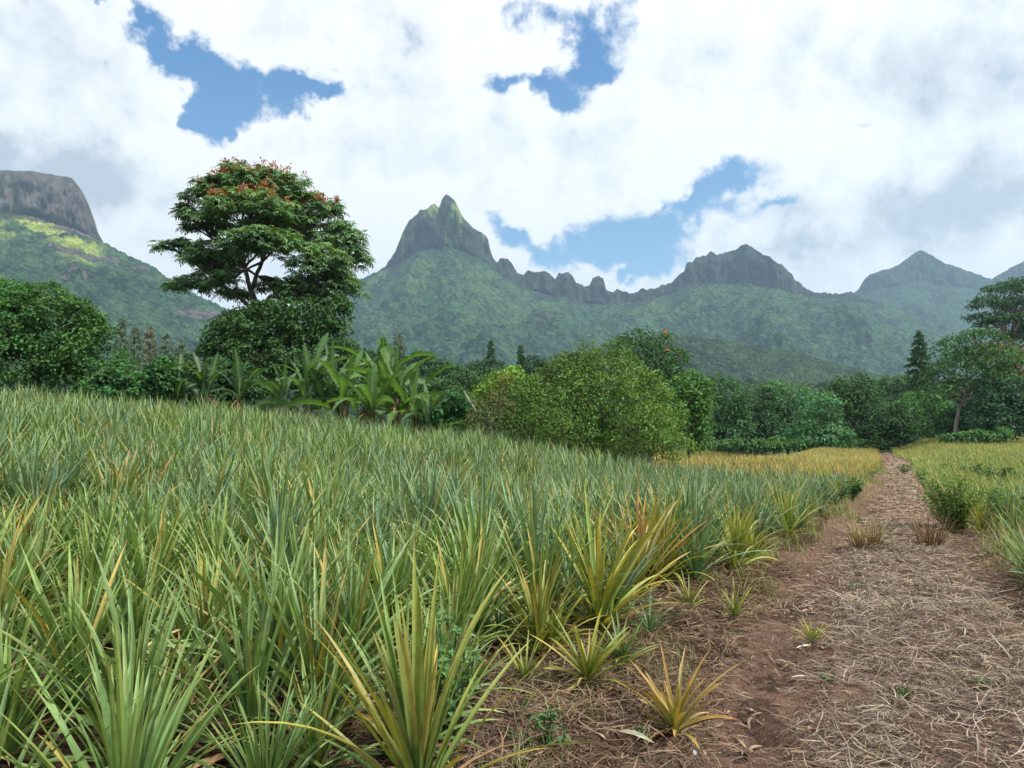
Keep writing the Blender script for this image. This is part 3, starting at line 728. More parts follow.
def weed(px, py, h, rad, nst, nl, leaf, col, name, label, cat='weed', seed=0, flat=False, dryfrac=0.0, stemcol=(.10, .13, .05)):
    r = np.random.default_rng(seed); p = gpt(px, py)
    t = thing(name, label, cat, p)
    st = Acc(); lv = Acc()
    for k in range(nst):
        a = r.uniform(0, 6.28); rr = rad * r.uniform(.2, 1); hh = h * r.uniform(.55, 1)
        tip = p + np.array([math.cos(a) * rr, math.sin(a) * rr, hh])
        b = bez(p + np.array([math.cos(a), math.sin(a), 0]) * rr * .25, tip, .15, 7, .05, r)
        tubes(st, [(b, np.linspace(.006, .0025, 7))], 4, stemcol)
        tt = r.uniform(.2, 1, nl); pos = np.stack([np.interp(tt, np.linspace(0, 1, 7), b[:, j]) for j in range(3)], -1)
        az = r.uniform(0, 6.28, nl); el = r.uniform(-.5, .6, nl)
        d = np.stack([np.cos(az) * np.cos(el), np.sin(az) * np.cos(el), np.sin(el)], -1)
        c = np.array(col) * r.uniform(.65, 1.3, (nl, 1)) * (1 + r.normal(0, .06, (nl, 3)))
        dm = r.random(nl) < dryfrac; c[dm] = np.array([.2, .11, .05]) * r.uniform(.6, 1.2, (dm.sum(), 1))
        lv.add(*leafquads(pos, d, np.array([0, 0, 1.0]) + r.normal(0, .35, (nl, 3)), leaf * r.uniform(.6, 1.2, nl), leaf * .5 * r.uniform(.6, 1.1, nl), c, .15))
    part('stems', st, M_leaf, t); part('leaves', lv, M_leaf, t)
    return t
def tuft(px, py, h, rad, n, c0, c1, name, label, cat, seed):
    r = np.random.default_rng(seed); p = gpt(px, py); az = r.uniform(0, 6.28, n); rr = rad * np.sqrt(r.random(n))
    b = p + np.stack([np.cos(az) * rr, np.sin(az) * rr, np.zeros(n) - .01], -1); v = r.uniform(.6, 1.3, (n, 1)); a = Acc()
    a.add(*blades(b, az + r.normal(0, .8, n), np.radians(r.uniform(50, 88, n)), np.radians(r.uniform(0, 70, n)), h * r.uniform(.35, 1.15, n), r.uniform(.006, .013, n), np.array(c0) * v, np.array(c1) * v, 6, lambda t: np.interp(t, [0, .5, 1], [1, .8, .1]), .15, 2, None, 0, 1.3, .5, 0, r))
    t = thing(name, label, cat, p); part('blades', a, M_straw, t); return t
weed(450, 752, .74, .16, 14, 26, .055, (.11, .24, .09), 'leafy_weed', 'pale green leafy weed growing up between two yellow-tipped pineapple plants', seed=1)
weed(548, 752, .16, .16, 8, 9, .05, (.09, .19, .06), 'leafy_weed', 'low green weed on the dark litter at the foot of the corner pineapple', seed=2)
weed(958, 535, 1.1, .7, 56, 38, .08, (.13, .24, .055), 'tall_weed', 'tall bushy green weed at the path edge across from the dense field', seed=3, dryfrac=.12)
tuft(930, 546, .62, .16, 150, (.16, .09, .05), (.24, .16, .08), 'dry_weed', 'reddish-brown dry weed in front of the tall green weed', 'weed', 4)
weed(850, 500, .62, .5, 14, 16, .13, (.04, .12, .035), 'broadleaf_weed', 'dark glossy broad-leaved weed in the field where the path narrows', seed=5)
tuft(866, 547, .55, .2, 170, (.17, .10, .05), (.34, .30, .12), 'dry_grass_tuft', 'yellow and brown dry tuft standing in the middle of the path', 'grass tuft', 6)
weed(1000, 486, .7, .9, 22, 16, .15, (.045, .12, .045), 'broadleaf_weed', 'cluster of dark broad leaves in the field across the path', seed=7)
weed(975, 478, .6, .7, 14, 14, .15, (.06, .15, .05), 'broadleaf_weed', 'mid green broad-leaved weed just behind the dark cluster across the path', seed=8)
for k, (px, py, hh, ww) in enumerate([(712, 568, .1, .1), (735, 640, .08, .08), (905, 700, .08, .12), (640, 735, .07, .1), (985, 690, .07, .1), (850, 590, .08, .2), (830, 680, .06, .1)]):
    weed(px, py, hh, ww, 5, 7, .035, (.09, .17, .05), 'weed_seedling', 'tiny green weed seedling on the straw and bare soil', 'seedling', 20 + k)['group'] = 'weed seedlings on bare soil'

for k, (px, py) in enumerate([(948, 462), (985, 500), (1008, 512), (925, 470), (1015, 470), (968, 455), (835, 492), (905, 462)]):
    weed(px, py + 12, .55, .4, 14, 12, .12, [(.06, .15, .05), (.09, .19, .05)][k % 2], 'verge_weed', 'bushy broad-leaved weed among the grass beside the far half of the path', seed=60 + k)['group'] = 'weeds along the path verge'
# grasses along the edges and over the rough ground across the path
gr = Acc()
def grass(n, fn, Lr, W, c0, c1, lean=45):
    x, y = fn(n); n = len(x)
    z = hground(x, y) - .01
    v = sr.uniform(.7, 1.3, (n, 1)) * (1 + sr.normal(0, .07, (n, 3)))
    Lh = sr.uniform(*Lr, n); Wd = W * sr.uniform(.7, 1.3, n) * np.interp(y, [4, 15, 60], [1, 2, 5.5])
    gr.add(*blades(np.stack([x, y, z], -1), sr.uniform(0, 6.28, n), np.radians(sr.uniform(90 - lean, 88, n)), np.radians(sr.uniform(5, 60, n)), Lh, Wd, np.array(c0) * v, np.array(c1) * v, 4, lambda t: np.interp(t, [0, .5, 1], [1, .8, .1]), .15, 2, None, 0, 1.4, .3, 0, sr))
def clumped(n, y0, y1, dlo, dhi, sgn, pw=1.6, cl=18):
    m = n // cl; y = y0 + (y1 - y0) * sr.random(m) ** pw
    qd = wp(y) / 2 + sr.uniform(dlo, dhi, m); x = xp(y) - sgn * qd
    k = np.repeat(np.arange(m), cl)
    return x[k] + sr.normal(0, .05 + .006 * y[k], len(k)), y[k] + sr.normal(0, .05 + .006 * y[k], len(k))
grass(2800, lambda n: clumped(n, 7.2, 45, -.05, .5, 1), (.12, .35), .006, (.10, .16, .04), (.26, .26, .07))
grass(9000, lambda n: clumped(n, 5.0, 50, .0, 1.0, -1), (.15, .5), .007, (.09, .16, .04), (.22, .26, .07))
grass(1100, lambda n: clumped(n, 2.6, 7.5, .15, .9, 1), (.06, .2), .004, (.10, .17, .05), (.2, .2, .07))
grass(1300, lambda n: clumped(n, 3.5, 14, -1.1, -.7, 1, cl=9), (.03, .09), .004, (.12, .17, .06), (.2, .2, .08), 60)
def rfield(n):
    m = n // 14; y = 15 + 97 * sr.random(m) ** .9; x = xp(y) + right_edge(y) + sr.random(m) * (.95 * y - xp(y)); k = np.repeat(np.arange(m), 14)
    return x[k] + sr.normal(0, .16, len(k)), y[k] + sr.normal(0, .16, len(k))
grass(30000, rfield, (.3, .7), .008, (.10, .17, .045), (.24, .29, .09))
V, F, C = gr.arr(); tag(link('grass', mkmesh('grass', V, F, C, M_pine)), kind='stuff')

# ------------------------------------------------------------------ trees and bushes
def lobes3(lobes, Y, dz=.8):
    out = []
    for lb in lobes:
        px, py, rx, ry = lb[:4]; dY = lb[4] if len(lb) > 4 else 0
        Yc = Y + dY; k = Yc / FPX
        out.append((P(px, py, Yc), np.array([rx * k, max(rx * k * dz, ry * k * .6), ry * k])))
    return out
def clumps(L3, rc, dens, r, cull=.78, hemi=-.35, fill=.25):
    """points spread over the union of the lobes' surfaces"""
    pts = []; nr = []
    for c, R in L3:
        area = 4 * PI * ((R[0] * R[1]) ** 1.6 / 3 + (R[0] * R[2]) ** 1.6 / 3 + (R[1] * R[2]) ** 1.6 / 3) ** (1 / 1.6)
        n = max(int(area / (rc * rc) * dens), 3)
        d = unit(r.normal(0, 1, (n * 2, 3))); d = d[d[:, 2] > hemi + r.uniform(-.2, .2, len(d))][:n]
        rad = 1 - r.random(len(d)) ** 2 * fill
        p = c + d * R * rad[:, None]
        k = np.ones(len(p), bool)
        for c2, R2 in L3:
            if c2 is c: continue
            k &= np.linalg.norm((p - c2) / R2, axis=1) > cull
        pts.append(p[k]); nr.append(unit(d[k] / R))
    return np.concatenate(pts), np.concatenate(nr)
def foliage(acc, pts, nr, rc, nleaf, LL, WW, col, r, flat=.7, var=.3, up=.5, hue=.08, young=None, drp=.2):
    n = len(pts); k = np.repeat(np.arange(n), nleaf)
    d = unit(r.normal(0, 1, (n * nleaf, 3)) + nr[k] * .5 + np.array([0, 0, .35]))
    rr = rc * r.uniform(.45, 1.1, (n * nleaf, 1)) * np.repeat(r.uniform(.7, 1.3, n), nleaf)[:, None]
    pos = pts[k] + d * rr * np.array([1, 1, flat])
    nm = unit(d + np.array([0, 0, up]) + r.normal(0, .45, d.shape))
    ld = unit(np.cross(nm, r.normal(0, 1, nm.shape)) + d * .4 - np.array([0, 0, drp]))
    cv = np.repeat(r.uniform(1 - var, 1 + var, (n, 1)) * (1 + r.normal(0, hue, (n, 3)) * np.array([1, .3, .6])), nleaf, 0)
    C = np.array(col) * np.array([1.75, 1.75, 1.75]) * cv * r.uniform(.75, 1.25, (len(k), 1))
    if young is not None:
        m = r.random(len(k)) < young[0]; C[m] = np.array(young[1]) * r.uniform(.7, 1.2, (m.sum(), 1))
    acc.add(*leafquads(pos, ld, nm, LL * r.uniform(.65, 1.25, len(k)), WW * r.uniform(.7, 1.2, len(k)), np.clip(C, .004, .9), .12))

def broadleaf(name, label, cat, lobes, Y, rc, nleaf, LL, WW, col, base, seed, group=None, dens=.8, fork=None, mat=M_leaf, bark=M_bark, tr=.25, hemi=-.35, flat=.7, var=.3, cull=.78, dz=.8, young=None, limbs=True, flowers=None, core=True, trunk_name='trunk', crown_name='crown', up=.5, fill=.25):
    r = np.random.default_rng(seed)
    bp_ = P(base[0], base[1], Y); b = np.array([bp_[0], bp_[1], float(hground(bp_[0], bp_[1])) - .1])
    t = thing(name, label, cat, b, group)
    L3 = lobes3(lobes, Y, dz); pts, nr = clumps(L3, rc, dens, r, cull, hemi, fill)
    cr = Acc(); foliage(cr, pts, nr, rc, nleaf, LL, WW, col, r, flat, var, up, young=young)
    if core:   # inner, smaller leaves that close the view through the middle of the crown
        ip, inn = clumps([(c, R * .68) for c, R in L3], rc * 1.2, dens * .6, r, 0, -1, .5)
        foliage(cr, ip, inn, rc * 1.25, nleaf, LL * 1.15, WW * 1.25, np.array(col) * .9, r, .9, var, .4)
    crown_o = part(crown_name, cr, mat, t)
    tk = Acc()
    fk = P(fork[0], fork[1], Y) if fork else b + (np.mean([c for c, _ in L3], 0) - b) * .55
    R0 = tr
    tubes(tk, [(bez(b, fk, .0, 8, .03, r), np.linspace(R0, R0 * .72, 8))], 8)
    if limbs:
        for c, R in L3:
            e = c + np.array([0, 0, -.1]) * R[2]
            lp = bez(fk, e, .12, 8, .05, r); tubes(tk, [(lp, np.linspace(R0 * .5, R0 * .18, 8))], 6)
            near = pts[np.argsort(np.linalg.norm((pts - c) / R, axis=1))[:60]]
            for q_ in near[r.permutation(len(near))[:9]]:
                s = lp[r.integers(3, 8)]
                tubes(tk, [(bez(s, q_, .08, 6, .05, r), np.linspace(R0 * .16, R0 * .05, 6))], 4)
    part(trunk_name, tk, bark, t)
    if flowers:
        fl = Acc(); n, fcol, flim, fs = flowers
        top = pts[(pts[:, 2] > flim(pts))] if callable(flim) else pts
        if len(top):
            pk = top[r.integers(0, len(top), n)]
            foliage(fl, pk + np.array([0, 0, rc * .75]), np.tile([0, 0, 1.0], (n, 1)), rc * .32, 9, fs, fs * .6, fcol, r, .6, .2)
            part('blossom', fl, M_leaf, t).parent = crown_o
    return t

# --- the tall flowering tree
def tulip_tree():
    r = np.random.default_rng(42); Y = 50.0; k = Y / FPX
    b = P(262, 420, Y); b[2] = hground(b[0], b[1]) - .2
    t = thing('flowering_tree', 'tall spreading tree with orange-red blossom on its dome standing alone above the bushes', 'tree', b)
    lobes = [(248, 186, 40, 22), (213, 197, 30, 22), (285, 196, 32, 24), (250, 212, 46, 22, -3), (312, 220, 32, 28), (205, 224, 26, 18),
             (340, 250, 28, 30), (318, 268, 30, 26, -3), (330, 285, 28, 20, -2), (212, 258, 30, 17), (176, 244, 13, 6), (162, 247, 9, 5), (192, 286, 22, 13), (226, 282, 18, 11, -2), (262, 245, 40, 18, -4), (275, 290, 22, 12, 2), (236, 296, 16, 8, 2), (342, 286, 22, 18), (304, 292, 26, 17, 1),
             (280, 240, 40, 34, 4), (215, 270, 22, 14, 4), (188, 215, 13, 10), (330, 300, 16, 12, -3), (355, 262, 14, 14)]
    L3 = lobes3(lobes, Y, .95)
    pts, nr = clumps(L3, .62, .68, r, .72, -.3, .6)
    # an opening in the lower middle of the crown where limbs show against the sky
    qx = 512 + pts[:, 0] / pts[:, 1] * FPX; qy = 425 - (pts[:, 2] - 1.5) / pts[:, 1] * FPX
    hole = (((qx - 252) / 22) ** 2 + ((qy - 274) / 12) ** 2 < 1) & (r.random(len(pts)) < .5)
    hole |= (((qx - 292) / 14) ** 2 + ((qy - 256) / 10) ** 2 < 1) & (r.random(len(pts)) < .4)
    hole |= (r.random(len(pts)) < .2) & (nr[:, 2] < .0)
    pts, nr = pts[~hole], nr[~hole]
    n = len(pts); cr = Acc()
    nl = 9; kk = np.repeat(np.arange(n), nl)
    az = r.uniform(0, 6.28, n)[kk] + np.tile(np.arange(nl) * 2.4, n) + r.normal(0, .2, n * nl)
    el = r.uniform(-.15, .75, n * nl)
    Lr = r.uniform(.42, .72, n * nl)
    col = np.array([.105, .195, .078]) * r.uniform(.6, 1.5, (n, 1)) * (1 + r.normal(0, .1, (n, 3)) * np.array([1, .3, .6]))
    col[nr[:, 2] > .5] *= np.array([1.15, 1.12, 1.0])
    # each compound leaf: an arching rachis with leaflets hanging in pairs
    for j, tt in enumerate((.25, .45, .65, .85, 1.0)):
        e2 = el - 1.0 * tt
        rad = Lr * tt
        pos = pts[kk] + np.stack([np.cos(az) * rad * np.cos(el), np.sin(az) * rad * np.cos(el), rad * np.sin(el) - .75 * Lr * tt ** 2 * .6], -1)
        dr = np.stack([np.cos(az) * np.cos(e2), np.sin(az) * np.cos(e2), np.sin(e2)], -1)
        sd = np.stack([-np.sin(az), np.cos(az), np.zeros_like(az)], -1)
        for sg in ((-1, 1) if tt < 1 else (0,)):
            d = dr * (.55 if sg else 1) + sd * sg * .9 - np.array([0, 0, .25])
            cc = col[kk] * r.uniform(.8, 1.25, (n * nl, 1))
            cr.add(*leafquads(pos, d, np.cross(dr, sd) * -1 + r.normal(0, .2, d.shape), r.uniform(.2, .27, n * nl), .1, cc, .1))
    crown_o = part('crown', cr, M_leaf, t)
    fl = Acc()
    fy_ = 425 - (pts[:, 2] - 1.5) / pts[:, 1] * FPX; fxx = 512 + pts[:, 0] / pts[:, 1] * FPX
    lim = 192 + .0016 * (fxx - 245) ** 2
    c = np.where((fy_ < lim + 9) & (nr[:, 2] > -.1))[0]
    c = c[(r.random(len(c)) < .42)]
    kf = np.repeat(c, 20); m = len(kf)
    ang = r.uniform(0, 6.28, m); e = r.uniform(.0, 1.3, m)
    d = np.stack([np.cos(ang) * np.cos(e), np.sin(ang) * np.cos(e), np.sin(e)], -1)
    fc = np.array([.46, .14, .065]) * r.uniform(.6, 1.2, (m, 1))
    fl.add(*leafquads(pts[kf] + np.array([0, 0, .26]) + d * .12 + r.normal(0, .1, (m, 3)), d, np.array([0, 0, 1.0]) + r.normal(0, .4, (m, 3)), r.uniform(.13, .22, m), .11, fc, 0))
    part('blossom', fl, M_leaf, t).parent = crown_o
    tk = Acc()
    f1 = P(258, 315, Y); f2 = P(251, 292, Y); f3 = P(271, 296, Y - .5)
    tubes(tk, [(bez(b, f1, 0, 10, .015, r), np.linspace(.5, .36, 10))], 10)
    tubes(tk, [(bez(f1, f2, .03, 6, .03, r), np.linspace(.32, .2, 6)), (bez(f1, f3, .03, 6, .03, r), np.linspace(.22, .16, 6))], 8)
    f4 = P(245, 268, Y + .3); f5 = P(262, 262, Y - 1); tubes(tk, [(bez(f2, f4, .05, 6, .04, r), np.linspace(.17, .12, 6)), (bez(f2, f5, .05, 6, .04, r), np.linspace(.16, .12, 6))], 8)
    anch = [f2, f3, f4, f5, P(225, 287, Y + 1), P(292, 303, Y)]
    tubes(tk, [(bez(f1, anch[4], .1, 7, .04, r), np.linspace(.16, .11, 7)), (bez(f3, anch[5], .05, 7, .04, r), np.linspace(.15, .11, 7))], 8)
    for c_, R in L3:
        a0 = min(anch, key=lambda a: np.linalg.norm(a - c_) + (2 if a is f2 else 0))
        lp = bez(a0, c_, .1, 10, .05, r); tubes(tk, [(lp, np.linspace(.1, .045, 10))], 6)
        near = pts[np.linalg.norm((pts - c_) / R, axis=1) < 1.25]
        for q_ in near[r.permutation(len(near))[:26]]:
            s = lp[r.integers(4, 10)]
            tubes(tk, [(bez(s, q_, .06, 6, .06, r), np.linspace(.05, .016, 6))], 4)
    part('trunk', tk, M_bark, t)
tulip_tree()

DG = (.030, .075, .022); MG = (.045, .10, .028)
broadleaf('vine_covered_bush', 'large dark green vine-covered bush around the foot of the tall flowering tree', 'bush',
          [(262, 330, 44, 24), (300, 322, 40, 22), (235, 345, 34, 24), (320, 350, 34, 30), (275, 365, 60, 34), (330, 385, 28, 24), (215, 375, 26, 28), (265, 312, 14, 8, -1), (330, 312, 22, 12), (245, 322, 16, 10)],
          46, .5, 34, .24, .15, (.03, .072, .022), (270, 420), 61, dens=.55, young=(.1, (.09, .16, .03)), tr=.2, hemi=-.8)
broadleaf('vine_covered_bush', 'huge rounded vine-covered bush rising above the field edge below the cliff', 'bush',
          [(20, 330, 44, 44), (55, 335, 45, 42), (-30, 335, 50, 52), (85, 355, 36, 32), (30, 370, 60, 40), (105, 375, 26, 24), (-5, 300, 30, 18, 2), (45, 305, 26, 20, 1), (75, 322, 22, 16)],
          38, .5, 40, .2, .14, (.034, .088, .024), (30, 415), 62, dens=.55, var=.42, young=(.12, (.10, .19, .04)), tr=.2, hemi=-.8)
broadleaf('creeper_mound', 'low mound of creeper between the huge rounded bush and the banana plants', 'bush',
          [(120, 388, 24, 17), (142, 392, 20, 13), (98, 392, 20, 14), (165, 380, 16, 20)],
          33, .28, 26, .2, .14, (.034, .09, .028), (130, 415), 63, dens=.7, tr=.08, hemi=-.8)
broadleaf('rounded_shrub', 'big rounded light green shrub with fine leaves on the far edge of the dense field', 'shrub',
          [(592, 372, 26, 20), (618, 378, 26, 22), (565, 382, 26, 20), (545, 398, 24, 20), (640, 396, 24, 24), (655, 415, 24, 24), (530, 410, 18, 18), (600, 400, 50, 34, -.6), (575, 420, 50, 30, -1), (628, 425, 40, 28, -1), (518, 426, 16, 12), (670, 432, 16, 18), (604, 355, 12, 9), (630, 362, 10, 8), (570, 365, 12, 9), (586, 352, 6, 7), (532, 388, 10, 8), (650, 380, 9, 10), (618, 350, 5, 8), (555, 372, 6, 8), (570, 438, 56, 14), (640, 442, 42, 12), (668, 446, 24, 12)],
          27, .34, 30, .115, .055, (.070, .128, .028), (600, 452), 64, dens=.75, young=(.12, (.16, .22, .05)), tr=.1, hemi=-.9, flat=.8, var=.42, fill=.45)
broadleaf('reddish_shrub', 'loose olive and reddish shrub against the big rounded shrub', 'shrub',
          [(500, 402, 15, 16), (480, 412, 12, 11), (506, 386, 10, 10), (488, 422, 20, 12)],
          27.5, .24, 22, .10, .05, (.10, .12, .04), (485, 438), 65, dens=.5, young=(.16, (.2, .12, .06)), tr=.06, hemi=-.8)
broadleaf('yellow_green_shrub', 'yellow-green leafy shrub behind the reddish shrub', 'shrub',
          [(496, 386, 15, 9), (512, 377, 12, 8), (480, 394, 10, 7)], 31, .3, 22, .16, .1, (.10, .17, .03), (490, 425), 66, dens=.6, tr=.07, hemi=-.8)
broadleaf('dark_glossy_bush', 'small dark glossy-leaved bush at the end of the banana plants', 'bush',
          [(455, 402, 13, 10), (440, 412, 16, 11), (468, 412, 12, 10)], 28.5, .24, 18, .2, .12, (.03, .085, .03), (450, 430), 67, dens=.6, tr=.05, hemi=-.8)
broadleaf('flat_topped_tree', 'flat-topped layered tree with an orange patch rising behind the rounded shrub', 'tree',
          [(645, 340, 26, 8), (660, 355, 24, 10), (630, 350, 20, 9), (668, 372, 20, 12), (645, 370, 30, 14), (655, 392, 34, 18)],
          62, .75, 18, .3, .18, (.032, .078, .024), (650, 450), 68, dens=.6, tr=.25, flat=.45, flowers=(4, (.42, .14, .05), lambda p: np.where(512 + p[:, 0] / p[:, 1] * FPX > 664, 1.5 + (425 - 366) / FPX * 62, 99), .28))
broadleaf('leafy_bush', 'bright green leafy bush between the rounded shrub and the golden field', 'bush',
          [(690, 395, 17, 22), (682, 420, 22, 26), (697, 418, 12, 24), (672, 400, 16, 20), (700, 440, 8, 8)],
          42, .42, 22, .24, .15, (.055, .12, .03), (688, 450), 69, dens=.65, tr=.12, hemi=-.8)

TREES = 'trees of the dark treeline behind the fields'
tl = [
 ('dark round tree just beyond the bright bush at the end of the golden field', [(718, 390, 15, 14), (725, 405, 22, 22), (712, 418, 16, 20), (735, 425, 16, 18)], 112, (.026, .066, .024)),
 ('bluish-green bushy tree third along the treeline', [(757, 400, 20, 14), (748, 415, 22, 20), (770, 412, 18, 20), (760, 432, 26, 14)], 115, (.032, .076, .036)),
 ('low spreading tree in the middle of the treeline behind the golden field', [(788, 398, 22, 11), (800, 415, 26, 20), (782, 425, 22, 18), (775, 390, 10, 7)], 118, (.030, .078, .030)),
 ('tall rounded dark tree standing above the treeline left of the path', [(852, 388, 18, 13), (842, 402, 22, 16), (860, 405, 18, 18), (850, 425, 28, 20), (868, 390, 8, 8)], 112, (.028, .068, .024)),
 ('short grey-green tree below the tall rounded dark tree', [(822, 408, 16, 14), (818, 425, 22, 18)], 106, (.036, .086, .038)),
 ('dark tree at the far end of the dirt path', [(885, 420, 18, 18), (895, 432, 22, 16), (876, 436, 14, 14)], 108, (.022, .052, .02)),
 ('grey-green flat tree in the gap beside the tall conifer', [(898, 384, 16, 8), (905, 396, 20, 12), (885, 394, 12, 8)], 165, (.036, .075, .035)),
 ('mid green tree behind the crest between the path and the leaning trunk', [(915, 412, 22, 16), (932, 402, 20, 12), (905, 428, 24, 16), (940, 425, 26, 20), (928, 440, 30, 12)], 112, (.04, .096, .03)),
]
for k, (lb, lobes, Y, c) in enumerate(tl):
    lobes = lobes + [(lobes[-1][0], 437, 26, 13), (lobes[0][0] + 6, 440, 24, 10)]
    broadleaf('broadleaf_tree', lb, 'tree', lobes, Y, 1.25, 30, .5, .28, tuple(np.array(c) * [1.25, 1.05, 1.4, 1.0, 1.5, .95, 1.3, 1.3][k]), (lobes[0][0], 452), 80 + k, TREES, dens=.66, tr=.25, flat=.5, hemi=-.7, var=.42, young=(.08, (.12, .22, .06)))
broadleaf('shade_tree', 'large leafy tree with a pale bare trunk leaning over the grass', 'tree',
          [(975, 342, 26, 10), (950, 352, 18, 9), (985, 360, 30, 13), (955, 372, 26, 12), (990, 385, 26, 18), (935, 385, 14, 10), (968, 392, 24, 12), (945, 395, 20, 9), (1000, 350, 14, 10)],
          95, 1.15, 26, .42, .24, (.036, .088, .028), (955, 432), 95, fork=(961, 404), dens=.5, var=.42, tr=.28, bark=M_barkp, flat=.42, dz=.9, young=(.1, (.08, .16, .04)))
broadleaf('blossoming_tree', 'tree with a rust-orange blossoming crown behind the shade tree', 'tree',
          [(1005, 356, 18, 9), (990, 350, 10, 6), (1018, 364, 16, 9), (1012, 378, 20, 12)], 104, .8, 20, .4, .24, (.05, .085, .03), (1010, 438), 96, dens=.7, tr=.3, flat=.45, young=(.33, (.32, .1, .05)))
broadleaf('umbrella_tree', 'very tall umbrella-crowned tree with pale limbs at the edge of the view', 'tree',
          [(1005, 290, 20, 6), (1030, 284, 24, 7), (990, 304, 20, 6), (1018, 304, 22, 7), (982, 318, 14, 5), (1002, 322, 24, 7), (1040, 310, 26, 14), (1030, 335, 22, 10), (1060, 330, 30, 20), (1015, 338, 12, 5)],
          112, .85, 18, .4, .22, (.032, .076, .036), (1012, 438), 97, fork=(1006, 356), dens=.62, tr=.5, bark=M_barkp, flat=.35, dz=1.0, core=False, fill=.6)
broadleaf('broadleaf_tree', 'blue-green rounded tree below the blossoming crown', 'tree',
          [(1000, 400, 20, 20), (1015, 395, 16, 16), (990, 418, 18, 18), (1015, 420, 26, 20), (1040, 405, 26, 28)], 92, .85, 24, .4, .24, (.034, .08, .042), (1003, 438), 98, TREES, dens=.75, tr=.25, flat=.5, hemi=-.7)
broadleaf('broadleaf_tree', 'low dark bush-like tree tucked under the leaning pale trunk', 'tree',
          [(972, 415, 18, 16), (985, 425, 20, 14), (950, 425, 12, 12)], 99, .8, 22, .38, .24, (.024, .06, .024), (975, 438), 99, TREES, dens=.75, tr=.15, flat=.5, hemi=-.7)
broadleaf('leafy_low_bush', 'low light green bush along the grass crest in front of the shade tree', 'bush',
          [(962, 437, 9, 3), (978, 435, 7, 5), (990, 437, 8, 3), (1003, 434, 6, 5), (946, 439, 6, 3)], 88, .45, 12, .42, .26, (.055, .12, .04), (975, 440), 100, dens=.7, tr=.05, hemi=-.5, fill=.6)

for k, (px, w_) in enumerate([(700, 16), (728, 14), (765, 20), (800, 15), (838, 18), (868, 12)]):
    broadleaf('low_bush', 'low light green bush at the end of the golden field under the dark treeline', 'bush', [(px, 445, w_ * .6, 4), (px + w_ * .6, 444, w_ * .35, 6), (px - w_ * .5, 446, w_ * .35, 3)], 101 + k, .5, 14, .4, .26, (.06, .13, .045), (px, 450), 700 + k,
              'low bushes at the end of the golden field', dens=.8, tr=.06, hemi=-.5)
# dark band of trees behind the banana plants
bt = [(392, 372, 26, 12, 100, DG, 'dark layered tree directly behind the tallest banana leaf'), (425, 362, 24, 11, 120, (.026, .06, .026), 'dark wide tree behind the outer banana leaves'),
      (455, 372, 26, 12, 105, (.03, .072, .026), 'layered tree behind the dark glossy bush'), (485, 368, 20, 10, 125, (.028, .062, .028), 'bluish dark tree between two pointed conifers'),
      (512, 378, 24, 12, 100, (.04, .085, .03), 'lighter green tree behind the reddish shrub'), (540, 366, 22, 12, 130, (.026, .058, .028), 'dark tree beside the top of the rounded shrub'),
      (445, 388, 26, 12, 70, (.036, .08, .026), 'feathery dark green bush over the drooping banana leaves'), (365, 360, 18, 12, 120, (.026, .06, .024), 'dark tree in the gap beside the flowering tree'),
      (575, 362, 20, 10, 140, (.026, .056, .028), 'grey-green tree showing over the rounded shrub'), (205, 372, 26, 14, 90, (.03, .065, .026), 'dark green tree behind the shaded banana plants'),
      (160, 378, 22, 12, 85, (.034, .075, .03), 'mid green tree at the foot of the feathery grey trees'), (705, 372, 0, 0, 0, 0, '')]
for k, (px, py, rx, ry, Y, c, lb) in enumerate(bt):
    if not rx: continue
    rr = np.random.default_rng(300 + k)
    lobes = [(px + rr.uniform(-.6, .6) * rx, py + rr.uniform(-.3, 1.2) * ry, rx * rr.uniform(.45, .75), ry * rr.uniform(.4, .6)) for _ in range(6)] + [(px, py + ry, rx, ry * 1.2), (px, py + ry * 2.6, rx * 1.1, ry * 1.6)]
    sc_ = Y / 112
    broadleaf('forest_tree', lb, 'tree', lobes, Y, .95 * sc_, 20, .46 * sc_, .26 * sc_, c, (px, 440), 320 + k, 'trees behind the banana plants', dens=.7, tr=.22, flat=.42, hemi=-.6)

